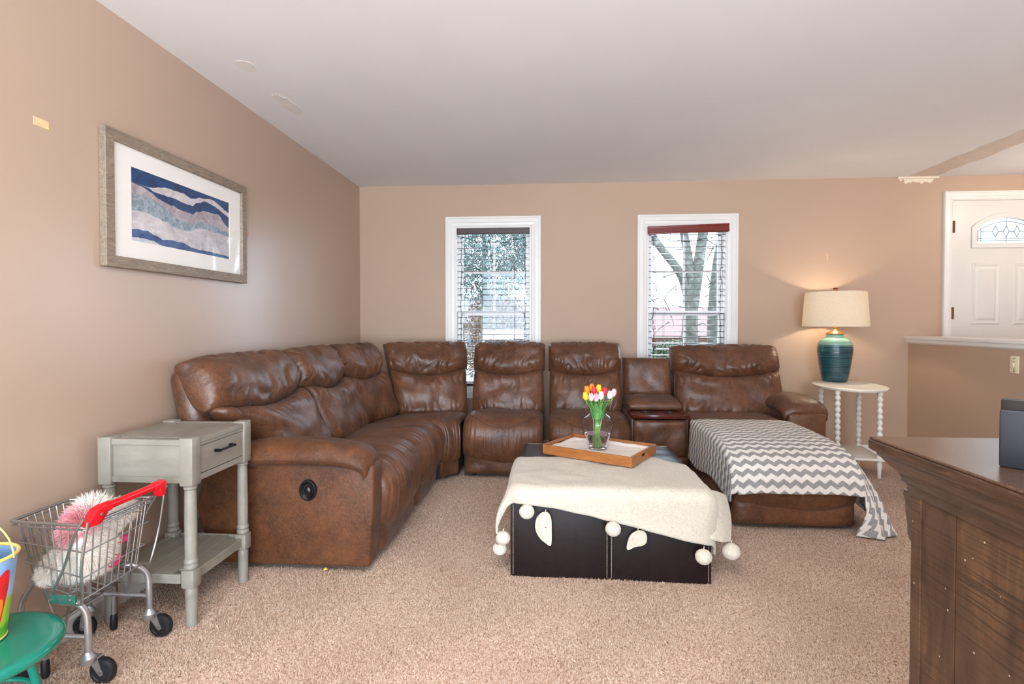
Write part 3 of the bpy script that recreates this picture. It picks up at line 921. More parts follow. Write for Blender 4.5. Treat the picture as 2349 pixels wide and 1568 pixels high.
def Sb(p, q):
    # p across (left hang -> top -> right hang), q from back edge to front hem
    s = min(1, max(0, (p - .16) / .68))
    xL, xR = OX0 - .012, OX1 + .008
    r = .045
    back = 3.06 - .10 * abs(2 * s - 1) ** 3 - .05 * math.sin(s * 7) - .06 * s
    frontlen = (back - (OY0 - .012 - .018 * s) - r)
    hang = ZT - hem(s) - r + r * PI / 2
    d = q * (frontlen + hang) - frontlen
    out, down = rnd(d, r)
    y = (OY0 - .018 + r - .018 * s) - out
    z = ZT - down
    lo = .004 * nz(p * 5, q * 4, 2) + .004 * nz(p * 13, q * 9, 5)
    if p < .16:
        e = (.16 - p) / .16; hl = e * (.17 + .05 * q)
        o2, d2 = rnd(hl - .0, .04)
        x = xL + .04 - o2 - .05 * e * q
        z2 = z - d2
        y += .03 * math.sin(e * 5) * q * (1 - e) + .01 * e
        x -= .012 * math.sin(e * 6 + q * 4) * q
    elif p > .84:
        e = (p - .84) / .16; hl = e * (.10 - .01 * q)
        o2, d2 = rnd(hl, .04)
        x = xR - .04 + o2 + .012 * e * q
        z2 = z - d2
        y += .06 * e * q
        z2 += .0
    else:
        x = xL + .04 + s * (xR - xL - .08); z2 = z
        y -= .010 * nz(s * 6, 0, 3) * max(0, d) / .2
    z2 = max(z2, .06 + .02 * (1 - q))
    # soft bulge where it rounds the front edge
    y -= .012 * math.exp(-((d - .05) / .08) ** 2)
    return (x - bx, y + lo - by, z2 + lo - .0)
bcl = drape('blanket_cloth', Sb, 110, 80, bl.m, tb, .010, 0)
def Sfl(p, q):
    # corner of the blanket folded out over the right side of the ottoman
    a = Vector((.70, 2.52, .405)).lerp(Vector((.835, 2.60, .345)), p); b = Vector((.690, 2.425, .215)).lerp(Vector((.815, 2.47, .178)), p)
    P = a.lerp(b, q)
    return (P.x - bx + .012 * math.sin(q * PI), P.y - by - .02 * math.sin(p * PI * 1.2) + .006 * nz(p * 4, q * 4, 1), P.z + .012 * math.sin(p * PI) * (1 - q))
drape('folded_corner', Sfl, 24, 24, bl.m, bcl, .010, 0)
yarn = NT('cream_yarn')
v = yarn.coord('Object')
yarn.base(yarn.ramp(yarn.noise(160, 2, .5, 0, v), [(.3, srgb(198, 186, 168)), (.7, srgb(220, 211, 195))])); yarn.set(Roughness=.95, Specular_IOR_Level=.1, Sheen_Weight=.3); yarn.bump(yarn.noise(220, 3), .3, .002)
def pompom(x, y, z, r, sq=.93, up=.012):
    g = MB().sphere((x - bx, y - by, z), r, r, r * sq, 48, 20, lambda th, ph: 1 + .03 * math.cos(14 * th + .6 * math.sin(3 * ph)) * math.cos(ph))
    o = g.build('pompom', yarn.m, tb, True, 80)
    MB().tube([(x - bx, y - by, z + r * sq * .9), (x - bx + .003, y - by + .004, z + r * sq + up)], .0022, 6).build('tie', yarn.m, o)
for (x, y, z, r) in ((-.105, 2.405, .318, .034), (.279, 2.392, .255, .034), (.668, 2.375, .150, .035), (.815, 2.465, .140, .039), (-.215, 2.43, .186, .033), (-.232, 2.45, .128, .032)):
    pompom(x, y, z, r)
felt = bl.m
def petal(name, x, z, pts, fold, y=2.404):
    def smooth_(q_):
        return [(p.x, p.y) for p in catmull([(a, b, 0) for a, b in q_], 4, True)]
    pts = smooth_(pts); fold = smooth_(fold)
    Mq = lambda yy: Matrix.Translation((x - bx, yy - by, z)) @ Matrix.Rotation(R(90), 4, 'X')
    o = plate(name, pts, [], .006, felt, tb, Mq(y), .0012)
    plate('folded_edge', fold, [], .004, felt, o, Mq(y - .0062), .0012)
    MB().tube([(x - bx, y - by, z), (x - bx, y - by, z + .012)], .002, 6).build('tie', yarn.m, o)
    return o
o = petal('felt_petal', -.02, .318, [(0, 0), (.014, -.006), (.024, -.03), (.026, -.06), (.024, -.145), (0, -.138), (-.024, -.118), (-.042, -.088), (-.046, -.055), (-.038, -.024), (-.018, -.004)], [(0, -.002), (-.018, -.006), (-.038, -.026), (-.045, -.056), (-.040, -.088), (-.022, -.116), (.004, -.138), (-.014, -.116), (-.030, -.086), (-.033, -.05), (-.02, -.016)])
MB().sphere((-.020 - bx, 2.398 - by, .252), .0028).build('red_bead', plain('red_bead', srgb(200, 30, 36), .4), o)
petal('felt_petal', .388, .250, [(0, 0), (.028, -.004), (.038, -.026), (.034, -.052), (.014, -.064), (-.014, -.070), (-.046, -.084), (-.044, -.050), (-.030, -.018)], [(.002, -.002), (.026, -.006), (.036, -.026), (.030, -.05), (.008, -.064), (-.02, -.05), (-.026, -.036), (-.01, -.014)], 2.39)

# ------------------------------------------------------------------ wooden tray with cloth, vase, tulips
tw = wood('tray_wood', srgb(134, 78, 34), srgb(186, 120, 62), (2, 22, 22), .35, .1, 1.2)
tt = thing('serving_tray', (.276, 3.028, .436), R(-30.1), 'rectangular honey wood serving tray with handle slots on ottoman', 'tray')
TW, TD, TH, tk = .262, .183, .052, .012
MB().box(-TW + tk, TW - tk, -TD + tk, TD - tk, 0, .008).build('tray_bottom', tw, tt, False)
for s in (-1, 1):
    MB().box(-TW, TW, min(s * TD, s * (TD - tk)), max(s * TD, s * (TD - tk)), 0, TH, .0015, 1).build('long_side', tw, tt)
    slot = [(.032 * math.cos(th) * 1.15 if False else (.028 * (1 if math.cos(th) > 0 else -1) + .010 * math.cos(th)), TH * .56 + .010 * math.sin(th)) for th in np.linspace(0, 2 * PI, 24, endpoint=False)]
    Ms = Matrix.Translation((s * (TW - tk / 2), 0, 0)) @ Matrix.Rotation(R(90), 4, 'Z') @ Matrix.Rotation(R(90), 4, 'X')
    plate('short_side', [(-TD + tk, 0), (TD - tk, 0), (TD - tk, TH), (-TD + tk, TH)], [slot], tk, tw, tt, Ms)
linen = NT('white_linen'); v = linen.coord('Object')
linen.base(linen.ramp(linen.noise(6, 3, .5, 0, v), [(.3, srgb(228, 212, 200)), (.7, srgb(244, 234, 226))])); linen.set(Roughness=.9, Specular_IOR_Level=.1); linen.bump(linen.noise(300, 2), .15, .002)
cloth = tag(bpy.data.objects.new('tray_cloth', None), 'crumpled white linen cloth lying inside the wooden tray', 'cloth'); COL.objects.link(cloth)
cloth.location = (.276, 3.028, .4445); cloth.rotation_euler = (0, 0, R(-30.1))
def Scl(p, q):
    a = 2 * p - 1; b = 2 * q - 1
    e = max(abs(a), abs(b))
    h = .006 + .010 * max(0, nz(p * 3.2, q * 2.6, 7) + .25) + .006 * abs(nz(p * 6, q * 5, 3)) + .016 * max(0, (e - .86) / .14) ** 2
    return (a * (TW - tk - .004), b * (TD - tk - .004), h)
drape('linen', Scl, 60, 44, linen.m, cloth, .002, 1)

gv = NT('clear_glass'); gv.base((.93, .94, .99)); gv.set(Roughness=.0, IOR=1.25, Transmission_Weight=1.0)
wat = NT('pinkish_water'); wat.base((.90, .74, .80)); wat.set(Roughness=.0, IOR=1.2, Transmission_Weight=1.0)
VX, VY, VZ = .267, 3.045, .4585
tv = thing('glass_vase', (VX, VY, VZ), 0, 'clear glass urn vase half filled with water on tray', 'vase')
outer = [(.0, 0), (.047, 0), (.051, .004), (.051, .010), (.056, .035), (.068, .070), (.082, .105), (.088, .135), (.086, .155), (.076, .176), (.060, .190), (.050, .199), (.0475, .207), (.050, .222), (.057, .245), (.066, .263), (.071, .272)]
smooth = [(p.x, p.y) for p in catmull([(r, z, 0) for r, z in outer[1:]], 4)]
inner = [(max(r - .0028, .001), z) for r, z in smooth[::-1] if z > .008]
MB().lathe([(.0, 0)] + smooth + [(.0695, .2735)] + inner + [(.0, .010)], (0, 0, 0), 48, caps=False).build('glass_body', gv.m, tv, True, 60)
win = [(r - .0032, z) for r, z in smooth if .011 < z < .088]
MB().lathe([(.0, .0112)] + win + [(.0, win[-1][1])], (0, 0, 0), 48, caps=False).build('water', wat.m, tv, True, 60)

stem_m = plain('tulip_stem', srgb(140, 188, 96), .5, var=.15)
leaf_m = plain('tulip_leaf', srgb(110, 182, 92), .45, var=.2, vscale=60)
def petal_mat(name, c, c2=None):
    m = NT(name); c2 = c2 or tuple(min(1, x * 1.15) for x in c)
    m.base(m.ramp(m.noise(55, 2, .5, 0, m.coord('Object')), [(.38, c), (.62, c2)])); m.set(Roughness=.5, Sheen_Weight=.1, Subsurface_Weight=0)
    return m.m
TM = dict(yellow=petal_mat('petal_yellow', srgb(250, 206, 10), srgb(255, 222, 40)), orange=petal_mat('petal_orange', srgb(250, 128, 10), srgb(255, 160, 40)), red=petal_mat('petal_red', srgb(222, 20, 44), srgb(244, 54, 74)),
          pink=petal_mat('petal_pink', srgb(246, 150, 170), srgb(252, 212, 216)), white=petal_mat('petal_white', srgb(246, 234, 226), srgb(255, 248, 240)))
def tulip(col, hx, hy, hz, label, seed):
    q = random.Random(seed)
    t = thing('tulip', (VX, VY, VZ + .013), 0, label, 'tulip', 'tulips in the glass vase')
    fx, fy = q.uniform(-.025, .025), q.uniform(-.02, .02)
    nx, ny = hx * .42, hy * .42
    path = catmull([(fx, fy, 0), (fx * .5 + nx * .4, fy * .5 + ny * .4, .10), (nx, ny, .195), (hx * .9, hy * .9, hz - .055), (hx, hy, hz - .03)], 6)
    MB().tube(path, .0028, 8).build('stem', stem_m, t)
    # bloom: six cupped petals around the tip
    d = (path[-1] - path[-4]).normalized()
    M = Matrix.Translation(path[-1]) @ d.to_track_quat('Z', 'Y').to_matrix().to_4x4()
    mb = MB()
    for layer in (0, 1):
        for k in range(3):
            th0 = 2 * PI * (k + .5 * layer) / 3 + seed
            vs = []; fs = []; nu, nv = 6, 7
            for j in range(nv + 1):
                w = j / nv
                rad = (.0165 - .0015 * layer) * math.sin(min(1, .25 + w * 1.15) * PI * .62) ** .8 * (1 - .36 * w ** 3)
                half = 1.12 * (1 - .78 * w ** 4.) + .05
                for i in range(nu + 1):
                    a = th0 + half * (2 * i / nu - 1)
                    zz_ = -.004 + w * .046 - .006 * abs(2 * i / nu - 1) ** 2 * w
                    vs.append(M @ Vector((rad * math.cos(a), rad * math.sin(a), zz_)))
            for j in range(nv):
                for i in range(nu): fs.append((j * (nu + 1) + i, j * (nu + 1) + i + 1, (j + 1) * (nu + 1) + i + 1, (j + 1) * (nu + 1) + i))
            mb.add(vs, fs)
    mb.build('bloom', TM[col], t, True, 180)
    # leaf: long blade rising out of the neck
    dirn = Vector((hx + q.uniform(-.01, .01), hy + q.uniform(-.02, .01), 0))
    if dirn.length < .01: dirn = Vector((q.uniform(-1, 1), -.5, 0))
    dirn.normalize(); side = Vector((-dirn.y, dirn.x, 0))
    vs = []; fs = []; n = 10; L0 = q.uniform(.10, .125)
    for i in range(n + 1):
        w = i / n
        c = Vector((nx * .8, ny * .8, .155)) + Vector((0, 0, 1)) * (w * L0) + dirn * (.005 + .034 * w ** 1.6)
        hwid = .013 * math.sin(PI * min(1, .12 + w * .88)) ** .8
        vs += [c - side * hwid, c + dirn * -.003, c + side * hwid]
    for i in range(n):
        fs += [(3 * i, 3 * i + 1, 3 * i + 4, 3 * i + 3), (3 * i + 1, 3 * i + 2, 3 * i + 5, 3 * i + 4)]
    MB().add(vs, fs).build('leaf', leaf_m, t)
k = 1 / 6.817 * .00245
for i, (col, px, py, dy_, lab) in enumerate((
    ('yellow', 775, 300, -.02, 'yellow tulip at far left of the bouquet'),
    ('orange', 808, 222, .03, 'smaller orange tulip behind the left yellow tulip'),
    ('orange', 885, 192, .045, 'tallest orange tulip at back of the bouquet'),
    ('red', 908, 222, .005, 'red tulip behind the two pink tulips'),
    ('pink', 855, 308, -.035, 'pink tulip beside the yellow one, left of its pink twin'),
    ('pink', 930, 310, -.045, 'pink and white tulip at front centre of bouquet'),
    ('yellow', 985, 202, .035, 'yellow tulip peeking out behind the centre white tulip'),
    ('white', 1003, 285, -.03, 'white tulip at front, right of the pink tulips'),
    ('red', 1065, 240, .01, 'red tulip between the two white tulips'),
    ('white', 1140, 278, -.02, 'white tulip near right end of the bouquet'),
    ('pink', 1203, 258, .012, 'pale pink tulip at far right of the bouquet'))):
    tulip(col, (px - 962) * k * 1.0, dy_, (1150 - py) * k - .013 + .008, lab, i + 1)

# ------------------------------------------------------------------ chevron throw on the chaise
ch = NT('chevron_quilt')
uvn = ch.coord('UV'); sp = ch.n('ShaderNodeSeparateXYZ'); ch.l(uvn, sp.inputs[0])
zig = ch.math('PINGPONG', sp.outputs['X'], .031)
vv = ch.math('ADD', sp.outputs['Y'], ch.math('MULTIPLY', zig, .72))
fr_ = ch.math('FRACT', ch.math('DIVIDE', vv, .060))
st = ch.math('GREATER_THAN', fr_, .5)
fleck = ch.ramp(ch.noise(420, 1, .5, 0, ch.coord('Object')), [(.5, srgb(136, 133, 131)), (.62, srgb(182, 178, 174))])
ch.base(ch.mix(st, srgb(228, 222, 213), fleck)); ch.set(Roughness=.9, Specular_IOR_Level=.12)
ch.bump(ch.noise(45, 3, .5, 0, ch.coord('Object')), .35, .006)
tc = thing('chevron_throw', (1.40, 3.06, 0), 0, 'grey and white chevron throw spread over the chaise and trailing to carpet', 'throw')
topf = curve_eval([(0, 3.93, .478), (0, 3.7, .480), (0, 3.4, .474), (0, 3.22, .455), (0, 3.11, .418), (0, 3.045, .36), (0, 3.02, .30), (0, 3.012, .235)])
XL, XRt = 1.02, 1.712
_B = [(0, (1.715, 3.92, .435)), (.25, (1.75, 3.68, .30)), (.42, (1.79, 3.46, .17)), (.56, (1.85, 3.24, .05)), (.66, (1.885, 3.10, .014)), (.78, (1.865, 3.02, .014)), (.9, (1.77, 2.985, .014)), (1., (1.665, 3.00, .014))]
def botf(q):
    for (a, A), (b, B) in zip(_B, _B[1:]):
        if a <= q <= b:
            k = (q - a) / (b - a); k = k * k * (3 - 2 * k) * .4 + k * .6
            return Vector(A).lerp(Vector(B), k)
    return Vector(_B[-1][1])
def Sc(p, q):
    # p: left hang 0-.2, top .2-.7, right hang .7-1 ; q: 0 back edge -> 1 front hem
    tp = topf(q)
    r = .05
    wob = .005 * nz(p * 6, q * 5, 4) + .003 * nz(p * 15, q * 12, 8)
    if p < .2:
        e = (.2 - p) / .2
        L_ = max(.03, tp.z - .185) + .02 * math.sin(q * 9)
        o2, d2 = rnd(e * L_, .03)
        x = XL + .015 - o2 - .02 * e; z = tp.z - d2; y = tp.y - .03 * e * (1 - q)
    elif p <= .7:
        s = (p - .2) / .5
        x = XL + .015 + s * (XRt - XL - .03)
        edge = abs(2 * s - 1) ** 8
        z = tp.z - .012 * edge; y = tp.y
        lift = .035 * (1 - (2 * s - 1) ** 2) * max(0, (q - .8) / .2) - .03 * s * max(0, (q - .8) / .2) * 0
        z += 0; 
        z -= lift * .0
    else:
        e = (p - .7) / .3
        T = Vector((XRt - .015, tp.y, tp.z - .012)); Bq = botf(q)
        k = e ** .85
        P = T.lerp(Bq, e)
        out = .030 * math.sin(PI * min(1, e * 1.1)) * (1 - .5 * q)
        fold = math.sin(q * 34 + e * 2.) * .016 * e * min(1, max(0, (q - .25) / .4)) + .008 * nz(q * 20, e * 4, 3) * e
        d = Vector((1, -.5 * max(0, (q - .6) / .4) * 2, 0)).normalized()
        P = P + d * (out + fold)
        x, y, z = P.x, P.y, max(P.z, .014)
    return (x - 1.40, y - 3.06 + wob, z + wob * .6)
drape('throw_cloth', Sc, 120, 110, ch.m, tc, .008, 1)

# ------------------------------------------------------------------ oval side table with bobbin legs
ow_m = plain('cream_chalk_paint', srgb(232, 225, 212), .42, var=.05, vscale=14)
ot = thing('oval_side_table', (2.365, 4.43, 0), R(79.2), 'cream painted oval side table with bobbin turned legs', 'side table')
ea, eb_ = .343, .251
def oval(k, z, n=56): return [((ea + k) * math.cos(2 * PI * i / n), (eb_ + k) * math.sin(2 * PI * i / n), z) for i in range(n)]
def loft(rings):
    vs = []; fs = []; n = len(rings[0])
    for r_ in rings: vs += r_
    for j in range(len(rings) - 1):
        for i in range(n): fs.append((j * n + i, j * n + (i + 1) % n, (j + 1) * n + (i + 1) % n, (j + 1) * n + i))
    fs.append(tuple(range(n))[::-1]); fs.append(tuple((len(rings) - 1) * n + i for i in range(n)))
    return vs, fs
vs, fs = loft([oval(-.03, .655), oval(-.012, .655), oval(-.006, .660), oval(-.006, .664), oval(0, .667), oval(.0, .673), oval(-.006, .677), oval(-.022, .680), oval(-.026, .678), oval(-.05, .679)])
MB().add(vs, fs).build('table_top', ow_m, ot, True, 30)
LA, LB = .215, .141
def bobbin():
    pr = [(.010, 0), (.012, .004), (.016, .07), (.020, .105), (.015, .118), (.019, .124), (.019, .132), (.020, .132), (.020, .165), (.016, .168)]
    z = .175; 
    for i in range(10):
        z0_ = .175 + i * .0445
        for kk in range(9):
            a = PI * kk / 8
            pr.append((.0125 + .0085 * math.sin(a), z0_ + .0445 * kk / 9))
    pr += [(.014, .622), (.019, .626), (.019, .650), (.019, .656)]
    return pr
lm = MB().lathe(bobbin(), (0, 0, 0), 18).mesh('leg', True, 50); lm.materials.append(ow_m)
for sa in (-1, 1):
    for sb in (-1, 1):
        l_ = link('leg', lm, None, ot); l_.location = (sa * LA, sb * LB, 0)
MB().box(-LA - .03, LA + .03, -LB - .03, LB + .03, .134, .152, .004, 2).build('lower_shelf', ow_m, ot)

# ------------------------------------------------------------------ table lamp
LX, LY, LZ = 2.37, 4.655, .6795
tl = thing('table_lamp', (LX, LY, LZ), 0, 'lit table lamp with ribbed teal ceramic base and linen drum shade', 'lamp')
cer = NT('teal_glaze')
vo = cer.coord('Object'); sz = cer.n('ShaderNodeSeparateXYZ'); cer.l(vo, sz.inputs[0])
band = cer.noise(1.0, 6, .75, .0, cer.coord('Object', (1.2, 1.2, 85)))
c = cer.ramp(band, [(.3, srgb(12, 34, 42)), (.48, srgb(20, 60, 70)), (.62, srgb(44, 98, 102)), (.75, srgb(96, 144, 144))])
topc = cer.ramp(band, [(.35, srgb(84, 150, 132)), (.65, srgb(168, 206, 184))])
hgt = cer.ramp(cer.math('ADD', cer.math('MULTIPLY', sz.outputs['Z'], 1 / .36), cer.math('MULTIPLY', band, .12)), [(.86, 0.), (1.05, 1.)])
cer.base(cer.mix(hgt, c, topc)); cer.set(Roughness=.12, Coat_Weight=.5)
cer.bump(band, .25, .004)
lp = [(.0, 0), (.085, 0), (.093, .004), (.096, .012)]
body = [(p.x, p.y) for p in catmull([(.096, .012, 0), (.112, .10, 0), (.126, .20, 0), (.133, .265, 0), (.126, .315, 0), (.104, .348, 0), (.076, .366, 0), (.062, .374, 0), (.060, .382, 0), (.066, .392, 0)], 16)]
body = [(r + .0012 * math.sin(z * 2 * PI / .011) * (1 if .02 < z < .35 else 0), z) for r, z in body]
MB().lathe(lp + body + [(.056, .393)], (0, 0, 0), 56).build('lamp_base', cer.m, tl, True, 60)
gold = plain('aged_gold', srgb(190, 140, 84), .3, .85)
MB().lathe([(.066, .392), (.068, .398), (.064, .404), (.040, .416), (.022, .428), (.014, .440), (.012, .470), (.016, .474), (.016, .50), (.010, .505)], (0, 0, 0), 32).build('lamp_neck', gold, tl)
bulb_m = NT('bulb_glow'); bulb_m.base((1, .9, .75)); bulb_m.set(Emission_Color=(1, .78, .5, 1), Emission_Strength=14)
MB().lathe([(.012, .505), (.014, .52), (.028, .555), (.030, .575), (.022, .598), (0, .606)], (0, 0, 0), 20).build('bulb', bulb_m.m, tl)
hp = MB()
for s in (-1, 1): hp.tube(catmull([(s * .014, 0, .49), (s * .055, 0, .55), (s * .055, 0, .66), (s * .02, 0, .722), (0, 0, .728)], 6), .002, 6)
hp.build('harp', gold, tl)
sh = NT('linen_shade')
for n_ in list(sh.t.nodes):
    if n_.type == 'BSDF_PRINCIPLED': sh.t.nodes.remove(n_)
wv = sh.noise(260, 3, .6, 0, sh.coord('Object', (1, 1, .4)))
colr = sh.ramp(wv, [(.3, srgb(234, 224, 208)), (.7, srgb(250, 243, 230))])
df = sh.n('ShaderNodeBsdfDiffuse'); tl2 = sh.n('ShaderNodeBsdfTranslucent'); ms = sh.n('ShaderNodeMixShader'); ms.inputs[0].default_value = .58
sh.l(colr, df.inputs[0]); sh.l(colr, tl2.inputs[0]); sh.l(df.outputs[0], ms.inputs[1]); sh.l(tl2.outputs[0], ms.inputs[2]); sh.l(ms.outputs[0], sh.out.inputs['Surface'])
rb, rt = .246, .226
zb, zt_ = .458, .745
so = MB().lathe([(rb, zb), (rt, zt_), (rt - .0015, zt_), (rb - .0015, zb), (rb, zb)], (0, 0, 0), 64, caps=False).build('lamp_shade', sh.m, tl, True, 60)
rim = plain('shade_trim', srgb(226, 214, 194), .8)
MB().tube([(rb * math.cos(2 * PI * i / 64), rb * math.sin(2 * PI * i / 64), zb + .002) for i in range(64)], .0025, 6, True).build('shade_rim', rim, so)
MB().tube([(rt * math.cos(2 * PI * i / 64), rt * math.sin(2 * PI * i / 64), zt_ - .002) for i in range(64)], .0025, 6, True).build('shade_rim', rim, so)
sp_ = MB()
for k_ in range(3): sp_.tube([(.01 * math.cos(k_ * 2.094), .01 * math.sin(k_ * 2.094), .73), (rt * math.cos(k_ * 2.094), rt * math.sin(k_ * 2.094), .742)], .0015, 6)
sp_.build('shade_spider', gold, so)
MB().lathe([(.008, .728), (.010, .740), (.006, .746), (.016, .756), (.020, .768), (.016, .778), (0, .782)], (0, 0, 0), 20).build('finial', plain('finial_wood', srgb(90, 34, 22), .2), tl)
pl = bpy.data.lights.new('lamp_bulb_light', 'POINT'); pl.energy = 42; pl.color = (1, .83, .62); pl.shadow_soft_size = .035
po = bpy.data.objects.new('lamp_bulb_light', pl); COL.objects.link(po); po.location = (LX, LY, LZ + .58)
# fill light added as an unseen ceiling dome near the camera, like bounced flash
cl = thing('added_fill_dome', (-.2, .35, CH), 0, 'round white dome added out of view as a fill light', 'ceiling light')
MB().lathe([(.0, -.012), (.19, -.012), (.20, -.002), (.20, 0), (0, 0)], (0, 0, 0), 32, caps=False).build('canopy', MAT['white_trim'], cl)
dome2 = NT('fill_dome_glow'); dome2.base((.95, .93, .9)); dome2.set(Emission_Color=(1, .95, .88, 1), Emission_Strength=2.0)
MB().lathe([(.185, -.012), (.18, -.05), (.14, -.10), (.07, -.125), (0, -.13)], (0, 0, 0), 32, caps=False).build('dome', dome2.m, cl)
pl = bpy.data.lights.new('added_dome_fill', 'POINT'); pl.energy = 66; pl.color = (1, .95, .88); pl.shadow_soft_size = .18
po = bpy.data.objects.new('added_dome_fill', pl); COL.objects.link(po); po.location = (-.2, .35, CH - .34)
# foyer ceiling light above the entry landing (out of frame, right)
fl = thing('foyer_ceiling_light', (4.1, 3.9, CH), 0, 'round frosted glass ceiling light above the entry landing', 'ceiling light')
MB().lathe([(.0, -.012), (.14, -.012), (.15, -.002), (.15, 0), (0, 0)], (0, 0, 0), 32, caps=False).build('canopy', MAT['brass'], fl)
dome = NT('opal_glass_lit'); dome.base((.95, .93, .9)); dome.set(Emission_Color=(1, .86, .68, 1), Emission_Strength=2.0)
MB().lathe([(.135, -.012), (.13, -.04), (.10, -.075), (.05, -.095), (0, -.10)], (0, 0, 0), 32, caps=False).build('dome', dome.m, fl)
pl = bpy.data.lights.new('foyer_light', 'POINT'); pl.energy = 26; pl.color = (1, .84, .68); pl.shadow_soft_size = .09
po = bpy.data.objects.new('foyer_light', pl); COL.objects.link(po); po.location = (4.1, 3.9, CH - .22)
# ------------------------------------------------------------------ grey end table
gp = NT('grey_distressed_paint')
v = gp.coord('Object')
gc = gp.ramp(gp.noise(6, 4, .6, .5, gp.coord('Object', (1, 1, 2))), [(.3, srgb(128, 122, 111)), (.7, srgb(150, 144, 132))])
gc = gp.mix(gp.ramp(gp.noise(40, 5, .7, 0, v), [(.66, 0.), (.74, .55)]), gc, srgb(112, 98, 82))
gp.base(gc); gp.set(Roughness=.45); gp.bump(gp.noise(30, 3, .6, .3, gp.coord('Object', (1, 3, 1))), .06, .002)
GT = gp.m
tx0, tx1, ty0, ty1 = -1.715, -1.385, 1.965, 2.315
t = thing('end_table', (tx0, ty0, 0), 0, 'grey painted end table with drawer, turned legs and lower shelf', 'end table')
W_, D_ = tx1 - tx0, ty1 - ty0
PS = .027
def post():
    m = MB()
    m.box(-PS, PS, -PS, PS, .545, .730, .005, 2)
    m.lathe([(.020, .545), (.024, .541), (.024, .533), (.020, .529), (.021, .50), (.0225, .38), (.0215, .262), (.025, .256), (.025, .247), (.021, .243), (.025, .238), (.026, .228), (.022, .222)], (0, 0, 0), 20)
    m.box(-PS + .001, PS - .001, -PS + .001, PS - .001, .150, .222, .007, 2)
    m.lathe([(.019, .150), (.022, .144), (.022, .12), (.0205, .02), (.0225, .012), (.0225, .001)], (0, 0, 0), 20)
    return m.mesh('leg', True, 30)
pm = post(); pm.materials.append(GT)
for x in (0, W_):
    for y in (0, D_):
        l_ = link('leg', pm, None, t); l_.location = (x, y, 0)
for i in range(4):
    a = -PS + .004 + i * (W_ + 2 * PS - .008) / 4
    m = MB().box(PS - .004 if False else a, a + (W_ + 2 * PS - .008) / 4 - .0008, -.016, D_ + .016, .700, .722, .002, 1)
    MB().box(a, a + (W_ + 2 * PS - .008) / 4 - .0008, PS + .0005, D_ - PS - .0005, .702, .7225, .0015, 1).build('top_plank', GT, t)
for y, s in ((0, -1), (D_, 1)):
    # apron: rails and recessed panel between the posts, on near and far face
    yf = y + s * .019
    m = MB(); m.box(PS, W_ - PS, min(yf, y - s * .01), max(yf, y - s * .01), .700, .7225, .0015, 1); m.build('top_rail', GT, t)
    m = MB(); m.box(PS, W_ - PS, min(yf, y), max(yf, y), .555, .578, .0015, 1); m.build('bottom_rail', GT, t)
    yp = y + s * .012
    m = MB(); m.box(PS, W_ - PS, min(yp, y), max(yp, y), .578, .6995); m.build('side_panel', GT, t, False)
xb = 0
m = MB(); m.box(-.02, -.004, PS, D_ - PS, .555, .7); m.build('back_panel', GT, t, False)
# drawer side faces the room (+x)
m = MB(); m.box(W_ + .0, W_ + .021, PS, D_ - PS, .700, .7015, .0); 
m = MB(); m.box(W_ - .004, W_ + .021, PS + .001, D_ - PS - .001, .690, .7012, .0015, 1); m.build('drawer_rail', GT, t)
m = MB(); m.box(W_ - .004, W_ + .021, PS + .001, D_ - PS - .001, .555, .578, .0015, 1); m.build('drawer_rail', GT, t)
dw = MB().box(W_ - .002, W_ + .019, PS + .003, D_ - PS - .003, .5805, .6875, .002, 1).build('drawer', GT, t)
hm = plain('black_iron', srgb(28, 28, 32), .35, .7)
h = MB(); yc = D_ / 2
h.tube([(W_ + .042, yc - .052, .650), (W_ + .042, yc + .052, .650)], .0045, 10)
for s in (-1, 1): h.box(W_ + .018, W_ + .046, yc + s * .05 - .006, yc + s * .05 + .006, .644, .656, .002, 1)
h.build('drawer_pull', hm, dw)
for i in range(5):
    a = PS * .2 + i * (W_ - PS * .4) / 5
    MB().box(a, a + (W_ - PS * .4) / 5 - .0012, -.012 if 0 < i < 4 else PS, D_ + .012 if 0 < i < 4 else D_ - PS, .186, .204, .0015, 1).build('shelf_plank', GT, t)
for s, y in ((-1, -.012), (1, D_ + .012)):
    MB().box(PS, W_ - PS, min(y, y + s * .014), max(y, y + s * .014), .170, .206, .002, 1).build('shelf_rail', GT, t)
for s, x in ((-1, 0), (1, W_)):
    MB().box(x - .010, x + .010, PS, D_ - PS, .168, .206, .002, 1).build('shelf_rail', GT, t)

# ------------------------------------------------------------------ toy shopping cart
chrome = plain('zinc_wire', srgb(168, 168, 166), .28, .9, var=.08)
tubem = plain('galvanised_tube', srgb(186, 186, 188), .32, .85, var=.08)
redp = plain('red_plastic', srgb(222, 14, 30), .22, var=.04)
rub = plain('black_rubber', srgb(22, 22, 24), .5)
greenp = plain('green_hinge_strip', srgb(38, 92, 78), .35)
CXo, CYo = -1.575, 1.70
tk_ = thing('toy_shopping_cart', (CXo, CYo, 0), 0, 'metal toy shopping cart with red handle by left wall', 'toy cart')
def Lc(p): return (p[0] - CXo, p[1] - CYo, p[2])
def cpart(name, tubes, mat, r, parent=None, n=8):
    m = MB()
    for tb_ in tubes: m.tube([Lc(p) for p in tb_], r, n)
    return m.build(name, mat, parent or tk_)
NR, FR_, FL_, NL = (-1.43, 1.545, .545), (-1.445, 1.845, .535), (-1.725, 1.80, .535), (-1.725, 1.59, .535)
NRb, FRb, FLb, NLb = (-1.465, 1.57, .30), (-1.47, 1.82, .30), (-1.68, 1.785, .345), (-1.68, 1.605, .345)
lerp = lambda a, b, k_: tuple(x + (y - x) * k_ for x, y in zip(a, b))
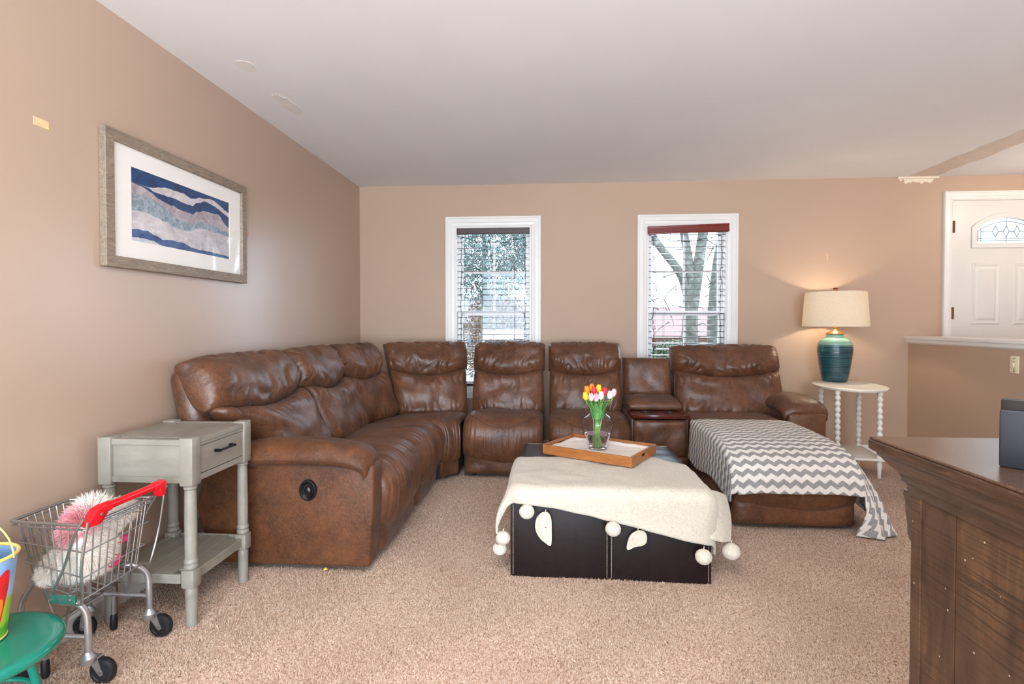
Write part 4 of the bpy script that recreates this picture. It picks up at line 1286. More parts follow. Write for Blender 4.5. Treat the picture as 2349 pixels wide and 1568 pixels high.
rimp = catmull([lerp(NR, NL, .06), lerp(NR, NL, .5), lerp(NR, NL, .94), lerp(NL, FL_, .12), lerp(NL, FL_, .88), lerp(FL_, FR_, .06), lerp(FL_, FR_, .5), lerp(FL_, FR_, .94), lerp(FR_, NR, .08), lerp(FR_, NR, .92)], 5, True)
m = MB(); m.tube([Lc(p) for p in rimp], .005, 10, True); m.tube([Lc((p[0], p[1], p[2] - .014)) for p in rimp], .003, 8, True); m.build('basket_rim', chrome, tk_)
def grid(name, A, B, Ab, Bb, nv, hs):
    tubes = []
    for i in range(1, nv):
        tubes.append([lerp(A, B, i / nv), lerp(Ab, Bb, i / nv)])
    for h_ in hs: tubes.append([lerp(A, Ab, h_), lerp(B, Bb, h_)])
    cpart(name, tubes, chrome, .0022, None, 6)
grid('side_grid', NR, NL, NRb, NLb, 9, (.36, .7, 1.0)); grid('side_grid', FR_, FL_, FRb, FLb, 9, (.36, .7, 1.0))
grid('nose_grid', NL, FL_, NLb, FLb, 8, (.36, .7, 1.0)); grid('end_grid', NR, FR_, NRb, FRb, 9, (.36, .7, 1.0))
fl_t = [[lerp(NRb, FRb, i / 8), lerp(NLb, FLb, i / 8)] for i in range(9)] + [[lerp(NRb, NLb, i / 4), lerp(FRb, FLb, i / 4)] for i in range(5)]
cpart('basket_floor', fl_t, chrome, .0024, None, 6)
# U-shaped handle frames on both sides
for y0_, y1_ in ((1.535, 1.555), (1.862, 1.842)):
    pts = catmull([(-1.425, y0_, .570), (-1.455, y0_, .520), (-1.515, y1_, .40), (-1.560, y1_, .312), (-1.545, y1_, .298), (-1.470, y1_, .292), (-1.452, y1_, .31), (-1.435, y0_, .42), (-1.412, y0_, .560)], 6)
    cpart('handle_frame', [pts], chrome, .0042)
hinge_ = MB().box(-1.556 - CXo, -1.470 - CXo, 1.546 - CYo, 1.558 - CYo, .298, .322, .002, 1)
hb = hinge_.build('hinge_strip', greenp, tk_)
for k_ in (0, 1, 2): 
    m = MB(); m.lathe([(.0, 0), (.006, 0), (.006, .004), (0, .006)], (0, 0, 0), 10, Matrix.Translation(Lc((-1.545 + k_ * .03, 1.546, .311))) @ Matrix.Rotation(R(90), 4, 'X')); m.build('rivet', chrome, hb)
hz_ = .580
hd = MB().tube([Lc((-1.424, 1.60, hz_)), Lc((-1.424, 1.85, hz_))], .0125, 16).build('handle_grip', redp, tk_)
for s, yy in ((-1, 1.60), (1, 1.85)):
    e = MB()
    e.tube([Lc((-1.424, yy - s * .03, hz_)), Lc((-1.424, yy - s * .026, hz_)), Lc((-1.424, yy + s * .012, hz_)), Lc((-1.424, yy + s * .02, hz_ - .001))], [.0135, .0165, .0165, .013], 16)
    poly = [(yy - s * .005, hz_ + .016), (yy + s * .030, hz_ + .010), (yy + s * .065, hz_ - .028), (yy + s * .060, hz_ - .040), (yy + s * .018, hz_ - .044), (yy - s * .01, hz_ - .016)]
    if s > 0: poly = [(yy - .01, hz_ + .014), (yy + .018, hz_ + .016), (yy + .024, hz_ - .004), (yy + .014, hz_ - .040), (yy - .006, hz_ - .042), (yy - .014, hz_ - .014)]
    e.prism([(a - CYo, b) for a, b in poly], 'x', -1.424 - .016 - CXo, -1.424 + .016 - CXo, .006, 2)
    eo = e.build('handle_end', redp, hd)
    m = MB(); m.lathe([(.0, .003), (.003, .003), (.0055, .001), (.0055, 0)], (0, 0, 0), 12, Matrix.Translation(Lc((-1.4085, yy + s * .018, hz_ - .012))) @ Matrix.Rotation(R(90), 4, 'Y')); m.build('rivet', chrome, eo)
# lower frame
WHL = [(-1.448, 1.625, 1), (-1.448, 1.885, 1), (-1.728, 1.62, -1), (-1.728, 1.86, -1)]
for y_, yb_ in ((1.60, 1.575), (1.862, 1.82)):
    pts = catmull([(-1.545, yb_, .292), (-1.512, (y_ + yb_) / 2, .286), (-1.484, y_, .245), (-1.476, y_, .18), (-1.476, y_, .105)], 6)
    cpart('leg_tube', [pts], tubem, .0105, None, 12)
    pts = catmull([(-1.655, yb_ + .015 if y_ < 1.7 else yb_ - .015, .335), (-1.70, y_, .27), (-1.712, y_, .18), (-1.712, y_, .105)], 6)
    cpart('leg_tube', [pts], tubem, .0085, None, 12)
    cpart('side_bar', [[(-1.476, y_, .165), (-1.712, y_, .165)]], tubem, .0075, None, 10)
    cpart('brace', [[(-1.56, y_, .168), (-1.60, yb_, .325)], [(-1.56, y_, .168), (-1.51, yb_, .30)]], chrome, .0045, None, 8)
    st_ = cpart('stand_foot', [[(-1.655, y_ + (.03 if y_ < 1.7 else .045), .165), (-1.655, y_ + (.03 if y_ < 1.7 else .045), .045)]], tubem, .0085, None, 12)
    MB().lathe([(.0085, .065), (.012, .055), (.013, .02), (.010, .006), (0, .004)], Lc((-1.655, y_ + (.03 if y_ < 1.7 else .045), 0)), 14).build('rubber_tip', rub, st_)
    cpart('stand_bar', [[(-1.655, y_, .165), (-1.655, y_ + (.03 if y_ < 1.7 else .045), .165)]], tubem, .006, None, 8)
cpart('cross_bar', [[(-1.655, 1.60, .165), (-1.655, 1.862, .165)]], tubem, .0075, None, 10)
for (wx, wy, s) in WHL:
    fx = -1.476 if s > 0 else wx + .016
    ly = 1.60 if wy < 1.7 else 1.862
    cst = MB()
    cst.lathe([(.020, .082), (.022, .086), (.022, .100), (.014, .110), (.011, .118)], Lc((fx if s > 0 else -1.712, ly, 0)), 18)
    for sy in (-1, 1):
        yy = wy + sy * .013
        cx_ = fx if s > 0 else -1.712
        cst.prism([(cx_ - .018 - CXo, .088), (cx_ + .018 - CXo, .088), (wx + .009 - CXo, .036), (wx - CXo, .030), (wx - .009 - CXo, .038)], 'y', yy - .0015 - CYo, yy + .0015 - CYo)
    cst.box(min(cx_ - .018, cx_ + .018) - CXo, cx_ + .018 - CXo, min(wy, ly) - .014 - CYo, max(wy, ly) + .014 - CYo, .082, .089, .002, 1)
    co = cst.build('caster', tubem, tk_)
    Mw = Matrix.Translation(Lc((wx, wy, .0425))) @ Matrix.Rotation(R(90), 4, 'X')
    wo = MB().lathe([(.006, -.010), (.028, -.010), (.030, -.013), (.038, -.012), (.0415, -.006), (.0415, .006), (.038, .012), (.030, .013), (.028, .010), (.006, .010)], (0, 0, 0), 28, Mw).build('wheel', rub, tk_)
    MB().lathe([(.0, -.018), (.006, -.018), (.006, .018), (0, .018)], (0, 0, 0), 12, Mw).build('axle_bolt', chrome, wo)

# ------------------------------------------------------------------ plush toy in the cart
white_fur = plain('white_plush', srgb(246, 236, 226), .95, var=.03)
pink_fur = plain('pink_plush', srgb(250, 176, 184), .95, var=.06)
mag = plain('magenta_satin', srgb(232, 60, 120), .4, var=.15, vscale=80)
tp = thing('plush_toy', (-1.56, 1.68, .31), 0, 'fluffy white and pink plush animal slumped inside the toy cart', 'plush toy')
ELL = [((-.03, .02, .055), (.095, .10, .060), 'w'), ((.03, .0, .10), (.055, .075, .075), 'w'), ((.005, .03, .165), (.05, .06, .055), 'w'), ((-.055, -.02, .05), (.05, .075, .045), 'w'), ((.045, .06, .175), (.032, .04, .035), 'w')]
bm = bmesh.new()
for c_, r_, _ in ELL:
    bmesh.ops.create_icosphere(bm, subdivisions=3, radius=1, matrix=Matrix.Translation(c_) @ Matrix.Diagonal((*r_, 1)))
me = bpy.data.meshes.new('body'); bm.to_mesh(me); bm.free()
bo = link('body', me, white_fur, tp)
rm = bo.modifiers.new('union', 'REMESH'); rm.mode = 'VOXEL'; rm.voxel_size = .008; rm.use_smooth_shade = True
def fur(name, ells, n, length, mat, seed, zmin=-9, zmax=9, cond=None, wid=.0016, parent=tp, sweep=(0, 0, -.5)):
    q = random.Random(seed); m = MB(); vs = []; fs = []
    got = 0
    while got < n:
        c_, r_ = ells[q.randrange(len(ells))][:2]
        d = Vector((q.gauss(0, 1), q.gauss(0, 1), q.gauss(0, 1))).normalized()
        p = Vector(c_) + Vector((d.x * r_[0], d.y * r_[1], d.z * r_[2]))
        nn = Vector((d.x / r_[0], d.y / r_[1], d.z / r_[2])).normalized()
        inside = any(sum(((p[k_] - e[0][k_]) / e[1][k_]) ** 2 for k_ in range(3)) < .93 for e in ELL)
        if inside or (cond and not cond(p)): continue
        got += 1
        dr = (nn + Vector(sweep) * .8 + Vector((q.gauss(0, .35), q.gauss(0, .35), q.gauss(0, .35)))).normalized()
        L_ = length * q.uniform(.6, 1.3); s_ = dr.cross(Vector((q.gauss(0, 1), q.gauss(0, 1), q.gauss(0, 1)))).normalized() * wid
        p0 = p - nn * .003; b = len(vs)
        mid = p0 + nn * L_ * .3 + dr * L_ * .3
        vs += [p0 - s_, p0 + s_, mid + s_ * .8, mid - s_ * .8, p0 + nn * L_ * .3 + dr * L_]
        fs += [(b, b + 1, b + 2, b + 3), (b + 3, b + 2, b + 4)]
    me = pymesh(name, vs, fs, True); o = link(name, me, mat, parent); o['kind'] = 'stuff'; return o
fur('white_fur', ELL, 20000, .014, white_fur, 1, wid=.0010, cond=lambda p: not (p.z > .135 and p.y < .045 and p.x < .045))
mane = [((-.005, .0, .17), (.052, .058, .060), 'p'), ((-.02, .01, .205), (.03, .035, .03), 'p')]
fur('pink_fur', mane, 3500, .022, pink_fur, 2, wid=.0011)
tuft = [((.0, .035, .222), (.028, .035, .026), 't'), ((.06, .085, .20), (.02, .03, .014), 't')]
fur('crest', tuft, 3000, .030, white_fur, 3, wid=.0011, sweep=(0, 0, .35))
MB().sphere((.062, .045, .045), .022, .035, .022, 16, 10, lambda th, ph: 1 + .08 * math.sin(7 * th)).build('foot', mag, tp)
MB().sphere((.055, .095, .10), .018, .026, .014, 16, 10).build('foot', mag, tp)
m = MB(); m.prism([(.02, .19), (.055, .205), (.085, .235), (.07, .20), (.04, .178)], 'x', .05, .062, .003, 2); m.build('ear', pink_fur, tp)

# ------------------------------------------------------------------ teal stool with bucket
teal = NT('teal_plastic'); teal.base(teal.ramp(teal.noise(5, 3), [(.3, srgb(6, 116, 98)), (.7, srgb(10, 134, 112))])); teal.set(Roughness=.2, Coat_Weight=.3); teal.bump(teal.noise(25, 4, .6, .5), .08, .003)
ts = thing('toy_stool', (-1.575, 1.335, 0), 0, 'glossy teal round stool in bottom left corner under the bucket', 'stool')
MB().lathe([(.0, .252), (.150, .252), (.180, .250), (.196, .254), (.2025, .264), (.2025, .272), (.196, .281), (.185, .284), (.165, .2825), (0, .281)], (0, 0, 0), 64, caps=False).build('seat', teal.m, ts, True, 60)
for k_ in range(4):
    a = PI / 4 + k_ * PI / 2
    MB().tube(catmull([(.09 * math.cos(a), .09 * math.sin(a), .255), (.12 * math.cos(a), .12 * math.sin(a), .2), (.155 * math.cos(a), .155 * math.sin(a), .012)], 6), .011, 12).build('leg', teal.m, ts)
MB().tube([(.135 * math.cos(2 * PI * i / 40), .135 * math.sin(2 * PI * i / 40), .11) for i in range(40)], .007, 10, True).build('stretcher', teal.m, ts)

BX, BY, BZ = -1.602, 1.362, .2835
tk2 = thing('toy_bucket', (BX, BY, BZ), 0, 'printed tin bucket with red dinosaur and yellow rim on teal stool', 'bucket')
pb = NT('bucket_print'); sz2 = pb.n('ShaderNodeSeparateXYZ'); pb.l(pb.coord('Object'), sz2.inputs[0])
hh = pb.math('ADD', sz2.outputs['Z'], pb.math('MULTIPLY', pb.noise(14, 2), .03))
pb.base(pb.ramp(pb.math('DIVIDE', hh, .25), [(.05, srgb(150, 206, 40)), (.20, srgb(96, 176, 40)), (.24, srgb(176, 216, 50)), (.50, srgb(170, 214, 60)), (.56, srgb(170, 205, 236)), (.80, srgb(120, 168, 222)), (1., srgb(150, 190, 232))]))
pb.set(Roughness=.3)
yel = plain('yellow_plastic', srgb(246, 218, 120), .3, var=.04)
BH = .235
rr = lambda z: .072 + (.100 - .072) * z / BH
bw = MB().lathe([(.0, .0), (rr(0) - .002, 0), (rr(0), .003)] + [(rr(z), z) for z in np.linspace(.01, BH, 12)] + [(rr(BH) - .002, BH)] + [(rr(z) - .002, z) for z in np.linspace(BH, .008, 6)] + [(0, .006)], (0, 0, 0), 48, caps=False).build('bucket_wall', pb.m, tk2, True, 50)
MB().tube([((rr(BH)) * math.cos(2 * PI * i / 56), rr(BH) * math.sin(2 * PI * i / 56), BH) for i in range(56)], .0048, 10, True).build('bucket_rim', yel, tk2)
MB().tube([((rr(0)) * math.cos(2 * PI * i / 48), rr(0) * math.sin(2 * PI * i / 48), .004) for i in range(48)], .003, 8, True).build('base_rim', yel, tk2)
# dinosaur print: thin shells following the bucket wall; s = arc offset from facing angle, z height
A0 = math.atan2(-BY, -BX) + R(42)          # print centre turned to the visible right-hand part of the wall
def shell(name, pts, mat, d):
    pts = [(p.x, p.y) for p in catmull([(a, b, 0) for a, b in pts], 4, True)]
    bm = bmesh.new()
    vs_ = [bm.verts.new((a, b, 0)) for a, b in pts]; bm.faces.new(vs_)
    bmesh.ops.triangulate(bm, faces=bm.faces)
    bmesh.ops.subdivide_edges(bm, edges=[e for e in bm.edges if e.calc_length() > .02], cuts=2, use_grid_fill=False)
    bmesh.ops.triangulate(bm, faces=bm.faces)
    for v_ in bm.verts:
        s_, z_ = v_.co.x, v_.co.y; r_ = rr(z_) + d; th = A0 + s_ / rr(z_)
        v_.co = (r_ * math.cos(th), r_ * math.sin(th), z_)
    me = bpy.data.meshes.new(name); bm.to_mesh(me); bm.free()
    o = link(name, me, mat, bw); return o
redink = plain('red_ink', srgb(220, 28, 36), .3, var=.1); orink = plain('orange_ink', srgb(244, 128, 40), .3, var=.1); whink = plain('white_ink', srgb(250, 246, 240), .3)
shell('dinosaur_print', [(-.050, .130), (-.036, .150), (-.018, .178), (.0, .196), (.014, .200), (.022, .188), (.022, .150), (.016, .110), (.010, .080), (.006, .055), (-.004, .030), (-.03, .022), (-.034, .032), (-.014, .042), (-.008, .066), (-.012, .085), (-.03, .080), (-.036, .096), (-.016, .108), (-.010, .124), (-.030, .126)], redink, .0006)
shell('dinosaur_belly', [(-.012, .118), (.004, .122), (.008, .10), (.004, .072), (-.006, .070), (-.011, .09)], orink, .0010)
shell('dinosaur_teeth', [(-.044, .136), (-.030, .146), (-.014, .164), (-.010, .172), (-.016, .160), (-.032, .142)], whink, .0010)
th_ = [PI * i / 20 for i in range(21)]
hx_ = Vector((math.cos(A0 + .25), math.sin(A0 + .25), 0))
MB().tube([hx_ * (rr(BH) + .004) * math.cos(a) + Vector((0, 0, BH - .006 + .118 * math.sin(a))) for a in th_], .0022, 8).build('bucket_handle', yel, tk2)
# toys inside the bucket
t = thing('toy_car', (BX + .02, BY + .005, BZ + .152), 0, 'shiny purple and white plastic toy sticking out of bucket', 'toy')
pur = plain('purple_plastic', srgb(112, 20, 84), .2, var=.1)
MB().box(-.055, .045, -.03, .035, .0, .098, .018, 4, Matrix.Rotation(R(-25), 4, 'Z')).build('body', pur, t)
MB().box(-.058, .03, -.052, -.016, .01, .088, .014, 3, Matrix.Rotation(R(-25), 4, 'Z')).build('panel', plain('white_plastic', srgb(240, 236, 236), .3), t)

# ------------------------------------------------------------------ framed print on the left wall
fw = wood('weathered_frame_wood', srgb(112, 98, 86), srgb(160, 142, 122), (10, 2, 10), .5)
PY0, PY1, PZ0, PZ1 = 2.012, 3.003, 1.397, 1.955
t = thing('picture_frame', (WX, (PY0 + PY1) / 2, PZ0), 0, 'weathered grey wooden frame with blue abstract wave print on wall', 'picture')
yc_ = (PY0 + PY1) / 2; hwf = (PY1 - PY0) / 2; hf = PZ1 - PZ0; fb = .046
def fr_side(pts, name='frame_rail'):
    MB().prism(pts, 'x', .001, .030, .002, 1).build(name, fw, t)
fr_side([(-hwf, 0), (hwf, 0), (hwf - fb, fb), (-hwf + fb, fb)]); fr_side([(-hwf, hf), (-hwf + fb, hf - fb), (hwf - fb, hf - fb), (hwf, hf)])
fr_side([(-hwf, 0), (-hwf + fb, fb), (-hwf + fb, hf - fb), (-hwf, hf)]); fr_side([(hwf, 0), (hwf, hf), (hwf - fb, hf - fb), (hwf - fb, fb)])
ay, az0, az1 = .348, .124, .434
Mp = Matrix.Translation((.014, 0, 0)) @ Matrix.Rotation(R(90), 4, 'Z') @ Matrix.Rotation(R(90), 4, 'X')
plate('mat_board', [(-hwf + fb - .004, fb - .004), (hwf - fb + .004, fb - .004), (hwf - fb + .004, hf - fb + .004), (-hwf + fb - .004, hf - fb + .004)], [[(-ay, az0), (ay, az0), (ay, az1), (-ay, az1)]], .004, plain('mat_board', srgb(246, 242, 236), .8, var=.01), t, Mp)
art = NT('abstract_wave_print')
co = art.n('ShaderNodeSeparateXYZ'); art.l(art.coord('Object'), co.inputs[0])
Y = art.math('DIVIDE', co.outputs['Y'], .7); Zc = art.math('DIVIDE', art.math('SUBTRACT', co.outputs['Z'], az0), az1 - az0)
vec = art.n('ShaderNodeCombineXYZ'); art.l(Y, vec.inputs[0]); art.l(art.math('MULTIPLY', Zc, .55), vec.inputs[1])
YN = art.math('ADD', Y, .4971)
wob1 = art.math('MULTIPLY', art.math('SUBTRACT', art.noise(11, 5, .65, .4, vec.outputs[0]), .5), .075)
ZN = art.math('ADD', Zc, wob1)
def edge_fn(pts):
    # boundary height as a function of position along the print (x in crop units of the print -> 0..1)
    st_ = []
    for x, h in pts:
        f = (x - 342) / 863; y = f * 2.29 / (3.0 - f * .71); st_.append((min(1, max(0, y)), min(1, max(0, h))))
    return art.ramp(YN, st_, 'EASE')
n_s = art.noise(5, 5, .7, 1.2, vec.outputs[0]); n_f = art.noise(16, 5, .7, 1.6, vec.outputs[0])
def shade(a, b, lo=.35, hi=.65, n=None): return art.ramp(n if n is not None else n_s, [(lo, a), (hi, b)])
layers = [   # from the bottom up: (upper boundary, colour of the layer under it)
    ([(342, .05), (450, .06), (540, .041), (620, .01), (900, .0), (1205, .0)], shade(srgb(190, 200, 212), srgb(226, 226, 230))),
    ([(342, .152), (400, .171), (480, .176), (560, .133), (620, .098), (700, .125), (800, .111), (900, .061), (1000, .061), (1205, .05)], shade(srgb(44, 76, 128), srgb(84, 116, 166))),
    ([(342, .406), (450, .435), (540, .41), (640, .375), (740, .313), (850, .316), (950, .414), (1060, .415), (1205, .39)], shade(srgb(186, 178, 184), srgb(232, 228, 228))),
    ([(342, .652), (450, .645), (550, .632), (650, .571), (760, .46), (850, .444), (960, .526), (1060, .507), (1205, .47)], shade(srgb(104, 128, 148), srgb(176, 188, 196), .35, .62, n_f)),
    ([(342, .79), (450, .78), (520, .74), (600, .673), (700, .644), (800, .614), (890, .603), (925, .67), (1000, .719), (1100, .735), (1205, .548)], shade(srgb(146, 132, 142), srgb(204, 194, 198))),
    ([(342, .79), (480, .80), (560, .76), (700, .758), (800, .74), (880, .736), (930, .81), (1000, .881), (1060, .858), (1205, .743)], shade(srgb(14, 44, 84), srgb(26, 84, 138))),
    ([(342, .79), (500, .805), (650, .874), (780, .888), (880, .848), (960, .917), (1060, .95), (1205, .82)], shade(srgb(196, 186, 190), srgb(228, 220, 220))),
]
art_c = shade(srgb(12, 38, 78), srgb(20, 86, 146))
for pts, colr_ in layers[::-1]:
    m_ = art.math('LESS_THAN', ZN, edge_fn(pts)); art_c = art.mix(m_, art_c, colr_)
fine_ = art.ramp(art.noise(40, 5, .7, 1., vec.outputs[0]), [(.35, .75), (.6, 1.05)])
art.base(art.mix(.55, art_c, art.mix(1.0, art_c, fine_, 'MULTIPLY'))); art.set(Roughness=.7)
MB().box(.008, .0112, -ay - .01, ay + .01, az0 - .01, az1 + .01).build('art_print', art.m, t, False)
gls = NT('picture_glass')
for n_ in list(gls.t.nodes):
    if n_.type == 'BSDF_PRINCIPLED': gls.t.nodes.remove(n_)
a_ = gls.n('ShaderNodeBsdfTransparent'); b_ = gls.n('ShaderNodeBsdfGlossy'); b_.inputs['Roughness'].default_value = .03; fw_ = gls.n('ShaderNodeLayerWeight'); fp_ = gls.n('ShaderNodeMath', operation='POWER'); fp_.inputs[1].default_value = 4; gls.l(fw_.outputs['Facing'], fp_.inputs[0]); f_ = gls.n('ShaderNodeMath', operation='MULTIPLY_ADD'); f_.inputs[1].default_value = .25; f_.inputs[2].default_value = .025; gls.l(fp_.outputs[0], f_.inputs[0]); m_ = gls.n('ShaderNodeMixShader')
gls.l(f_.outputs[0], m_.inputs[0]); gls.l(a_.outputs[0], m_.inputs[1]); gls.l(b_.outputs[0], m_.inputs[2]); gls.l(m_.outputs[0], gls.out.inputs['Surface'])
MB().box(.018, .0195, -hwf + fb, hwf - fb, fb, hf - fb).build('picture_glass', gls.m, t, False)

# ------------------------------------------------------------------ dark wood cabinet at right
def plankwood(name, seed):
    m = NT(name)
    v = m.coord('Object')
    grain = m.noise(3.5, 5, .65, .8, m.coord('Object', (4, 5, 1.2)))
    c = m.ramp(grain, [(.3, srgb(52, 36, 26)), (.55, srgb(84, 60, 42)), (.75, srgb(112, 80, 54))])
    saw = m.noise(1., 3, .7, .3, m.coord('Object', (2, 2, 230)))
    sm = m.math('MULTIPLY', m.ramp(saw, [(.41, .9), (.46, 0.)]), m.ramp(m.noise(5 + seed, 2, .5, 0, v), [(.35, .15), (.6, .85)]))
    c = m.mix(sm, c, srgb(36, 25, 19))
    sp_n = m.n('ShaderNodeTexVoronoi'); sp_n.inputs['Scale'].default_value = 26; m.l(v, sp_n.inputs['Vector'])
    c = m.mix(m.ramp(sp_n.outputs['Distance'], [(.045, .8), (.06, 0.)]), c, srgb(206, 196, 184))
    m.base(c); m.set(Roughness=.42); m.bump(m.math('SUBTRACT', grain, m.math('MULTIPLY', sm, .8)), .35, .003)
    return m.m
pw = plankwood('rough_sawn_wood', .2)
dkw = wood('dark_stained_wood', srgb(50, 36, 28), srgb(92, 68, 52), (14, 2, 14), .3, .15)
dkt = wood('dark_stained_top', srgb(64, 46, 36), srgb(104, 78, 60), (3, 26, 3), .22, .1)
KX0, KX1, KY0, KY1, KZ = .783, 1.55, .30, 1.217, .91
t = thing('wooden_cabinet', (KX0, KY1, 0), 0, 'dark rustic wooden cabinet with crown edge at right foreground', 'cabinet')
cw, cd = KX1 - KX0, KY1 - KY0
MB().box(.020, cw - .02, -cd + .02, -.02, .001, KZ - .09).build('carcass', MAT['sofa_under'], t, False)
MB().box(.0, .045, -.028, 0.0, .001, KZ - .085).build('corner_stile', pw, t)
MB().box(.0, .045, -cd, -cd + .028, .001, KZ - .085, .002, 1).build('corner_stile', pw, t)
py = -.029
pwid = (.094, .088, .097, .092, .095, .09, .097, .092, .09, .06)
for i, w_ in enumerate(pwid):
    y1_ = py; y0_ = max(py - w_ + .0022, -cd + .0285)
    if y1_ - y0_ < .02: break
    MB().box(.003 + .002 * (i % 2), .022, y0_, y1_, .001, KZ - .088).build('plank', pw, t, False); py -= w_
for y0_, y1_ in ((-.02, -.002), (-cd + .002, -cd + .02)):
    MB().box(.045, cw, y0_, y1_, .001, KZ - .088, .002, 1).build('end_board', pw, t)
MB().box(cw - .02, cw, -cd + .02, -.02, .001, KZ - .088).build('far_side', dkw, t, False)
# crown: moulded profile mitred around the top
prof_ = [(.000, .800), (.005, .800), (.007, .820), (.013, .824), (.014, .834), (.018, .842), (.028, .852), (.040, .868), (.046, .874), (.047, .879), (.053, .882), (.058, .887), (.058, .9035), (.057, .9062), (.0, .9062)]
vs = []; fs = []
for k_, z_ in prof_:
    vs += [(-k_, -cd - k_, z_), (cw + k_, -cd - k_, z_), (cw + k_, k_, z_), (-k_, k_, z_)]
for i in range(len(prof_) - 1):
    for j in range(4): fs.append((i * 4 + j, i * 4 + (j + 1) % 4, i * 4 + 4 + (j + 1) % 4, i * 4 + 4 + j))
MB().add(vs, fs).build('crown_moulding', dkw, t, False)
MB().box(-.0572, cw + .0572, -cd - .0572, .0572, .9064, .9125, .002, 1).build('cabinet_top', dkt, t)
cb = MB().prism([(.0005, .802), (.034, .802), (.036, .788), (.029, .776), (.028, .752), (.021, .726), (.020, .708), (.014, .696), (.004, .690), (.0005, .688)], 'x', .004, .05, .002, 1).build('corbel', dkw, t)
MB().prism([(.0005, .802), (.034, .802), (.036, .788), (.029, .776), (.028, .752), (.021, .726), (.020, .708), (.014, .696), (.004, .690), (.0005, .688)], 'x', cw - .05, cw - .004, .002, 1).build('corbel', dkw, t)

# game dock on the cabinet
t = thing('console_dock', (.803, 1.018, .9128), R(-41), 'matte black console dock standing on dark wooden cabinet', 'electronics')
dk = plain('dock_plastic', srgb(24, 27, 36), .5, var=.03); dk2 = plain('dock_inner', srgb(16, 16, 18), .25)
MB().box(0, .173, 0, .010, 0, .104, .004, 2).build('front_plate', dk, t)
MB().box(0.0, .173, .010, .026, 0, .035, .003, 1).build('dock_base', dk, t)
MB().box(0.004, .173, .026, .054, 0, .104, .004, 2).build('rear_shell', dk, t)
MB().box(.001, .172, .0125, .0255, .0355, .122, .003, 2).build('tablet', dk2, t)

# ------------------------------------------------------------------ blinds
slat_m = NT('mahogany_slat'); slat_m.base(slat_m.ramp(slat_m.noise(4, 4, .6, .5, slat_m.coord('Object', (2, 14, 14))), [(.3, srgb(58, 26, 28)), (.7, srgb(92, 46, 46))])); slat_m.set(Roughness=.2, Coat_Weight=.4)
val_m = wood('mahogany_valance', srgb(92, 24, 18), srgb(138, 46, 34), (3, 14, 20), .3)
rail_m = plain('dark_headrail', srgb(58, 34, 32), .4)
cord_m = plain('blind_cord', srgb(92, 62, 62), .8)
def blind(W, label, top_kind, pitch, zbot):
    x0, x1, z0, z1 = W
    t = thing('window_blind', ((x0 + x1) / 2, WY + .035, zbot), 0, label, 'window blind', 'wooden blinds in the two windows')
    hw_ = (x1 - x0) / 2
    H_ = z1 - .012 - zbot
    MB().box(-hw_ + .014, hw_ - .014, -.025, .03, H_ - .05, H_ - .002, .002, 1).build('headrail', rail_m, t)
    if top_kind == 'tilted':
        M = Matrix.Translation((.004, -.062, H_ - .032)) @ Matrix.Rotation(R(-1.7), 4, 'Y')
        MB().box(-hw_ - .006, hw_ + .004, -.006, .006, -.036, .036, .002, 1, M).box(-hw_ - .006, hw_ + .004, -.010, -.004, .018, .034, .003, 2, M).box(-hw_ - .006, hw_ + .004, -.010, -.004, -.034, -.02, .003, 2, M).build('valance', val_m, t)
        MB().box(-hw_ + .004, -hw_ + .012, -.058, -.02, H_ - .06, H_ - .01).box(hw_ - .012, hw_ - .004, -.058, -.02, H_ - .06, H_ - .01).build('valance_clip', rail_m, t, False)
    else:
        MB().box(-hw_ + .004, hw_ - .004, -.034, -.026, H_ - .052, H_ + .002, .002, 1).build('valance', rail_m, t)
        for s in (-1, 1): MB().box(s * (hw_ - .012) - .008, s * (hw_ - .012) + .008, -.038, -.02, H_ - .056, H_ + .004, .002, 1).build('end_cap', rail_m, t)
    me = MB().box(-hw_ + .016, hw_ - .016, -.025, .025, -.002, .002, .001, 1).mesh('slat', True, 30); me.materials.append(slat_m.m)
    n = int((H_ - .07) / pitch)
    for i in range(n):
        z = H_ - .075 - i * pitch
        if z < .03: break
        s_ = link('slat', me, None, t); s_.location = (0, 0, z); s_.rotation_euler = (R(4.0), 0, R(.2 * math.sin(i * 1.7)))
    MB().box(-hw_ + .016, hw_ - .016, -.025, .025, .0, .018, .004, 2).build('bottom_rail', slat_m.m, t)
    m = MB()
    for s in (-.56, .56):
        for y in (-.026, .026): m.tube([(s * hw_, y, .01), (s * hw_, y, H_ - .04)], .0009, 5)
    m.build('ladder_cord', cord_m, t)
    tl_ = MB()
    xs_ = (-.80, -.76) if top_kind != 'tilted' else (-.82, -.79)
    for k_, s in enumerate(xs_):
        zt2 = .62 if k_ == 0 else .66
        tl_.tube([(s * hw_, -.036, zt2 * .5 + .05), (s * hw_, -.036, H_ - .05)], .0009, 5)
        tl_.lathe([(.003, .03), (.005, .025), (.009, .004), (.007, 0), (0, 0)], (s * hw_, -.036, zt2 * .5 + .02), 12)
    tl_.build('pull_cord', rail_m, t)
    return t
blind(W1, 'dark mahogany slat blind with plain headrail in left window', 'plain', .0535, .585)
blind(W2, 'mahogany slat blind with tilted red valance in right window', 'tilted', .0545, .585)

